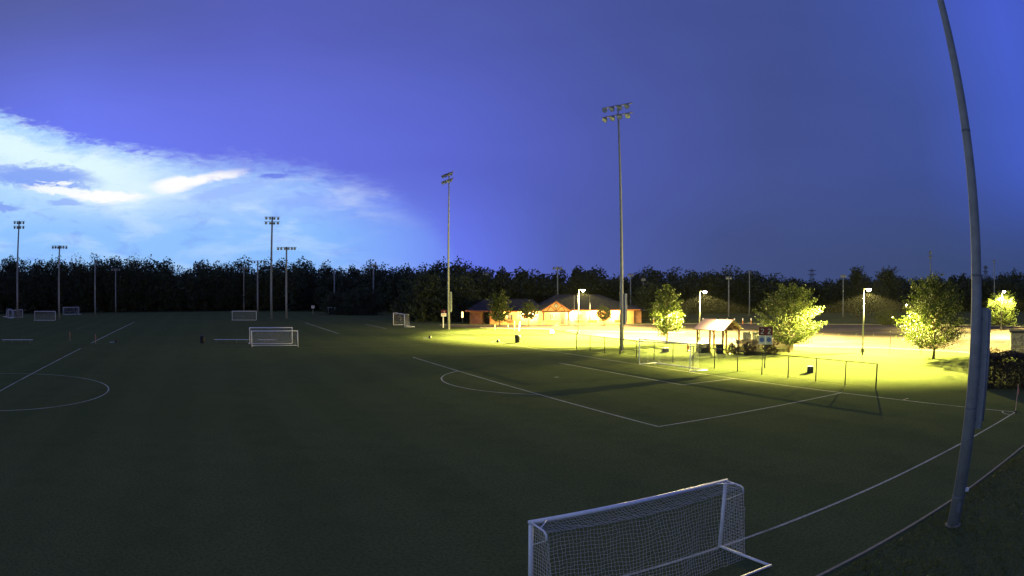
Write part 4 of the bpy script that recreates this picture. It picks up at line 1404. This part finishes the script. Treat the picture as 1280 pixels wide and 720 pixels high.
def litter_bin(loc, label):
    o_ = thing('litter_bin', label, 'litter bin', (loc[0], loc[1], 0), 0, 'black litter bins')
    MB().lathe([(0.26, 0.0), (0.30, 0.05), (0.34, 0.80), (0.35, 0.82)], 14).build('body', M['black'], o_, False)
    MB().lathe([(0.38, 0.82), (0.39, 0.88), (0.30, 0.98), (0.12, 1.02)], 14).build('lid', M['black'], o_, False)
    for k in range(8):
        a = k * math.pi / 4
        MB().box((0.325 * math.cos(a), 0.325 * math.sin(a), 0.44), (0.03, 0.06, 0.6), a).build('rib', M['black'], o_)


litter_bin((-40.3, 80.9), 'black litter bin standing left of the long bench on the dark pitch')
litter_bin((0.7, 89.9), 'black litter bin standing on the edge of the brightly lit grass')


def corner_flag(loc, H, label, lean=0.0):
    o_ = thing('corner_flag', label, 'corner flag', (loc[0], loc[1], 0), 0, 'pitch marker flags')
    MB().lathe([(0.12, 0), (0.11, 0.05), (0.03, 0.09)], 10).build('base', M['black'], o_)
    MB().tube([(0, 0, 0.05), (lean, 0, H)], 0.022, 6).build('post', M['flagpost'], o_)
    fl_ = MB()
    x0, z0 = lean, H - 0.02
    n_ = 5
    for i in range(n_):
        s0, s1 = i / n_, (i + 1) / n_
        f_ = lambda s: (x0 + 0.10 * s, 0.05 * math.sin(s * 6), 0)
        a, b_ = f_(s0), f_(s1)
        fl_.poly([(a[0], a[1], z0 - 0.05 - 0.22 * s0), (b_[0], b_[1], z0 - 0.05 - 0.22 * s1), (b_[0], b_[1], z0 - 0.50 - 0.1 * s1), (a[0], a[1], z0 - 0.50 - 0.1 * s0)], [(0, 1, 2, 3)])
    fl_.build('flag', M['pinkflag'], o_)


corner_flag(fxy(0, 0), 1.62, 'corner flag with drooping pinkish flag at the near corner beside the hedge', 0.03)
corner_flag((-59.3, 73.7), 1.35, 'left one of two thin upright marker flags near the far halfway line')
corner_flag((-52.9, 71.9), 1.35, 'right one of two thin upright marker flags near the far halfway line')


def weight(loc, label):
    o_ = thing('marker_weight', label, 'marker', (loc[0], loc[1], 0), 0.4, 'black sideline marker weights')
    MB().lathe([(0.20, 0), (0.22, 0.1), (0.17, 0.3), (0.07, 0.42)], 10).build('weight', M['black'], o_)
    MB().box((-0.55, 0, 0.03), (0.9, 0.12, 0.05)).build('strap', M['signwhite'], o_)


weight((-52.3, 76.4), 'black marker weight with white strap beside the far halfway line')
weight((-11.7, 97.3), 'black marker weight on the dim grass left of the lit verge')
weight(fxy(PWID, 0.0), 'black marker weight at the far corner left of the litter bin')


def ground_box(loc, s, rz, label):
    o_ = thing('utility_box', label, 'utility box', (loc[0], loc[1], 0), rz, 'low dark utility boxes on the lit grass')
    MB().box((0, 0, s[2] / 2), s, 0, 0.92).build('body', M['dark_metal'], o_)
    MB().box((0, 0, s[2] + 0.02), (s[0] * 0.97, s[1] * 0.97, 0.04)).build('lid', M['box_metal'], o_)  # lid coloured lighter than the body to carry the lit top edge
    MB().box((0, -s[1] * 0.47, s[2] * 0.7), (0.12, 0.03, 0.05)).build('latch', M['galv_dark'], o_)


ground_box((17.0, 74.3), (0.75, 0.5, 0.42), R(10), 'low dark utility box on the lit grass behind the goal')
ground_box((25.0, 52.3), (0.60, 0.45, 0.50), R(-25), 'dark utility box on the lit grass right of the field sign')
for i, (x_, y_, h_) in enumerate([(40.3, 62.7, 2.4), (42.8, 59.6, 1.2), (36.9, 63.4, 0.8)]):
    o = thing('slim_post', ['slim dark post on the lit grass right of the car park lamp', 'short slim post left of the half-dark tree trunk', 'short dark stub post beside the foot of the car park lamp'][i], 'post', (x_, y_, 0), 0, 'slim posts on the lit grass')
    MB().tube([(0, 0, 0), (0, 0, h_)], 0.035 if i < 2 else 0.09, 8).build('post', M['dark_metal'], o)
    MB().lathe([(0.05, 0), (0.05, 0.03), (0.02, 0.05)] if i < 2 else [(0.11, 0), (0.11, 0.05), (0.05, 0.1)], 8, (0, 0, h_)).build('cap', M['dark_metal'], o)

# small lamp far behind the half-dark tree
o = thing('garden_lamp', 'tiny white lamp far behind the left side of the half-dark tree', 'lamp', (78.6, 115.8, 0))
MB().tube([(0, 0, 0), (0, 0, 3.5)], 0.05, 6).build('pole', M['dark_metal'], o)
MB().lathe([(0.05, 0), (0.16, 0.08), (0.16, 0.2), (0.05, 0.28)], 10, (0, 0, 3.5)).build('globe', M['lamp_cool'], o)

# ================================================================== stone booth and hedge at the right edge
sb = thing('stone_booth', 'stone-clad booth with flat dark roof behind the hedge at the right edge', 'booth', (53.3, 51.6, 0), R(-44))
MB().box((0, 0, 1.25), (3.6, 3.0, 2.5)).build('core', M['mortar'], sb)
st = MB()
rs_ = np.random.default_rng(9)
for face in range(4):
    wid_ = 3.6 if face % 2 == 0 else 3.0
    dep = 1.5 if face % 2 == 0 else 1.8
    ang = face * math.pi / 2
    z = 0.02
    while z < 2.42:
        hh = rs_.uniform(0.16, 0.30)
        hh = min(hh, 2.46 - z)
        x_ = -wid_ / 2 + 0.01
        while x_ < wid_ / 2 - 0.05:
            ww = min(rs_.uniform(0.22, 0.55), wid_ / 2 - x_)
            d_ = rs_.uniform(0.03, 0.09)
            lx, ly = x_ + ww / 2, -(dep + d_ / 2 - 0.01)
            st.box((lx * math.cos(ang) - ly * math.sin(ang), lx * math.sin(ang) + ly * math.cos(ang), z + hh / 2), (ww - 0.03, d_, hh - 0.03), ang)
            x_ += ww
        z += hh
so = st.build('stone_facing', M['stone'], sb)
so['kind'] = 'stuff'
MB().box((0, 0, 2.60), (4.1, 3.5, 0.16)).build('roof', M['roof'], sb)

hd = thing('hedge', 'dark brownish clipped hedge behind the near corner flag', 'hedge', (36.8, 34.2, 0), R(-48))
rh = np.random.default_rng(4)
n = 26000
hx, hy, hz = 4.6, 1.1, 2.3
q = np.stack([rh.uniform(-hx, hx, n), rh.uniform(-hy, hy, n), rh.uniform(0.03, hz, n)], 1)
# push most leaves to the shell
ax_i = rh.integers(0, 3, n)
sg = rh.choice([-1, 1], n)
shell = rh.random(n) < 0.8
q[shell & (ax_i == 0), 0] = (sg * hx)[shell & (ax_i == 0)]
q[shell & (ax_i == 1), 1] = (sg * hy)[shell & (ax_i == 1)]
q[shell & (ax_i == 2), 2] = hz
q += rh.normal(scale=0.09, size=q.shape)
q[:, 2] = np.maximum(q[:, 2], 0.03)
q[:, 2] *= 1 + 0.04 * np.sin(q[:, 0] * 2.1)
v_, qd = leaf_quads(q, 0.15, rh, 0.7)
link('foliage', np_mesh('foliage', v_, qd, M['leaf_hedge']), hd)
stm = MB()
for i in range(14):
    stm.tube([(-4.3 + i * 0.66, 0, 0), (-4.3 + i * 0.66 + 0.1, 0.1, 1.2), (-4.2 + i * 0.66, -0.1, 2.0)], [0.05, 0.035, 0.015], 5)
stm.build('stems', M['bark'], hd)
tree('bush', 'low dark shrub mound between the hedge and the stone booth', (48.9, 53.9), 0.9, 1.6, 0.02, 60, 60, 0.15, M['leaf_hedge'], 44, None, 0.04, shape='ball', cat='bush', spread=0.3)

# ================================================================== rough grass in the near right corner
rg = np.random.default_rng(8)
n = 60000
u_ = -3.7 - rg.random(n) ** 1.2 * 16
v__ = rg.uniform(-6, 42, n)
gx_ = CX + u_ * DU[0] + v__ * DV[0]
gy_ = CY + u_ * DU[1] + v__ * DV[1]
keep = (gy_ > 2.0) & (gx_ > 0)
gx_, gy_ = gx_[keep], gy_[keep]
n = len(gx_)
clump = 0.5 + 0.5 * np.sin(gx_ * 1.3 + 2 * np.sin(gy_ * 0.9)) * np.cos(gy_ * 1.1 + np.sin(gx_ * 0.7))
hgt = rg.uniform(0.05, 0.12, n) * (0.6 + 0.9 * clump)
th = rg.uniform(0, 2 * math.pi, n)
wd = rg.uniform(0.008, 0.02, n)
le_ = rg.normal(scale=0.05, size=(n, 2))
b0 = np.stack([gx_ - np.cos(th) * wd, gy_ - np.sin(th) * wd, np.zeros(n)], 1)
b1 = np.stack([gx_ + np.cos(th) * wd, gy_ + np.sin(th) * wd, np.zeros(n)], 1)
t1 = np.stack([gx_ + le_[:, 0], gy_ + le_[:, 1], hgt], 1)
vv_ = np.stack([b0, b1, t1], 1).reshape(-1, 3)
gr_ = link('rough_grass', np_mesh('rough_grass', vv_, np.arange(3 * n).reshape(n, 3), M['grass_blade']))
gr_['kind'] = 'stuff'
gr_['label'] = 'rough uncut grass beyond the edging strip in the near right corner'
gr_['category'] = 'grass'

# ================================================================== damp air that shows the lamps' light
hz_m = bpy.data.materials.new('damp_air')
hz_m.use_nodes = True
ht = hz_m.node_tree
ht.nodes.clear()
ho = ht.nodes.new('ShaderNodeOutputMaterial')
hv = ht.nodes.new('ShaderNodeVolumePrincipled')
hv.inputs['Color'].default_value = (0.9, 0.9, 0.92, 1)
hv.inputs['Density'].default_value = 0.00002
hv.inputs['Anisotropy'].default_value = 0.2
ht.links.new(hv.outputs[0], ho.inputs['Volume'])
hz = MB().box((0, 0, 15.0), (3100, 3100, 32.0)).build('haze', hz_m)
hz['kind'] = 'stuff'
hz['label'] = 'thin damp night air over the fields'
hz['category'] = 'haze'
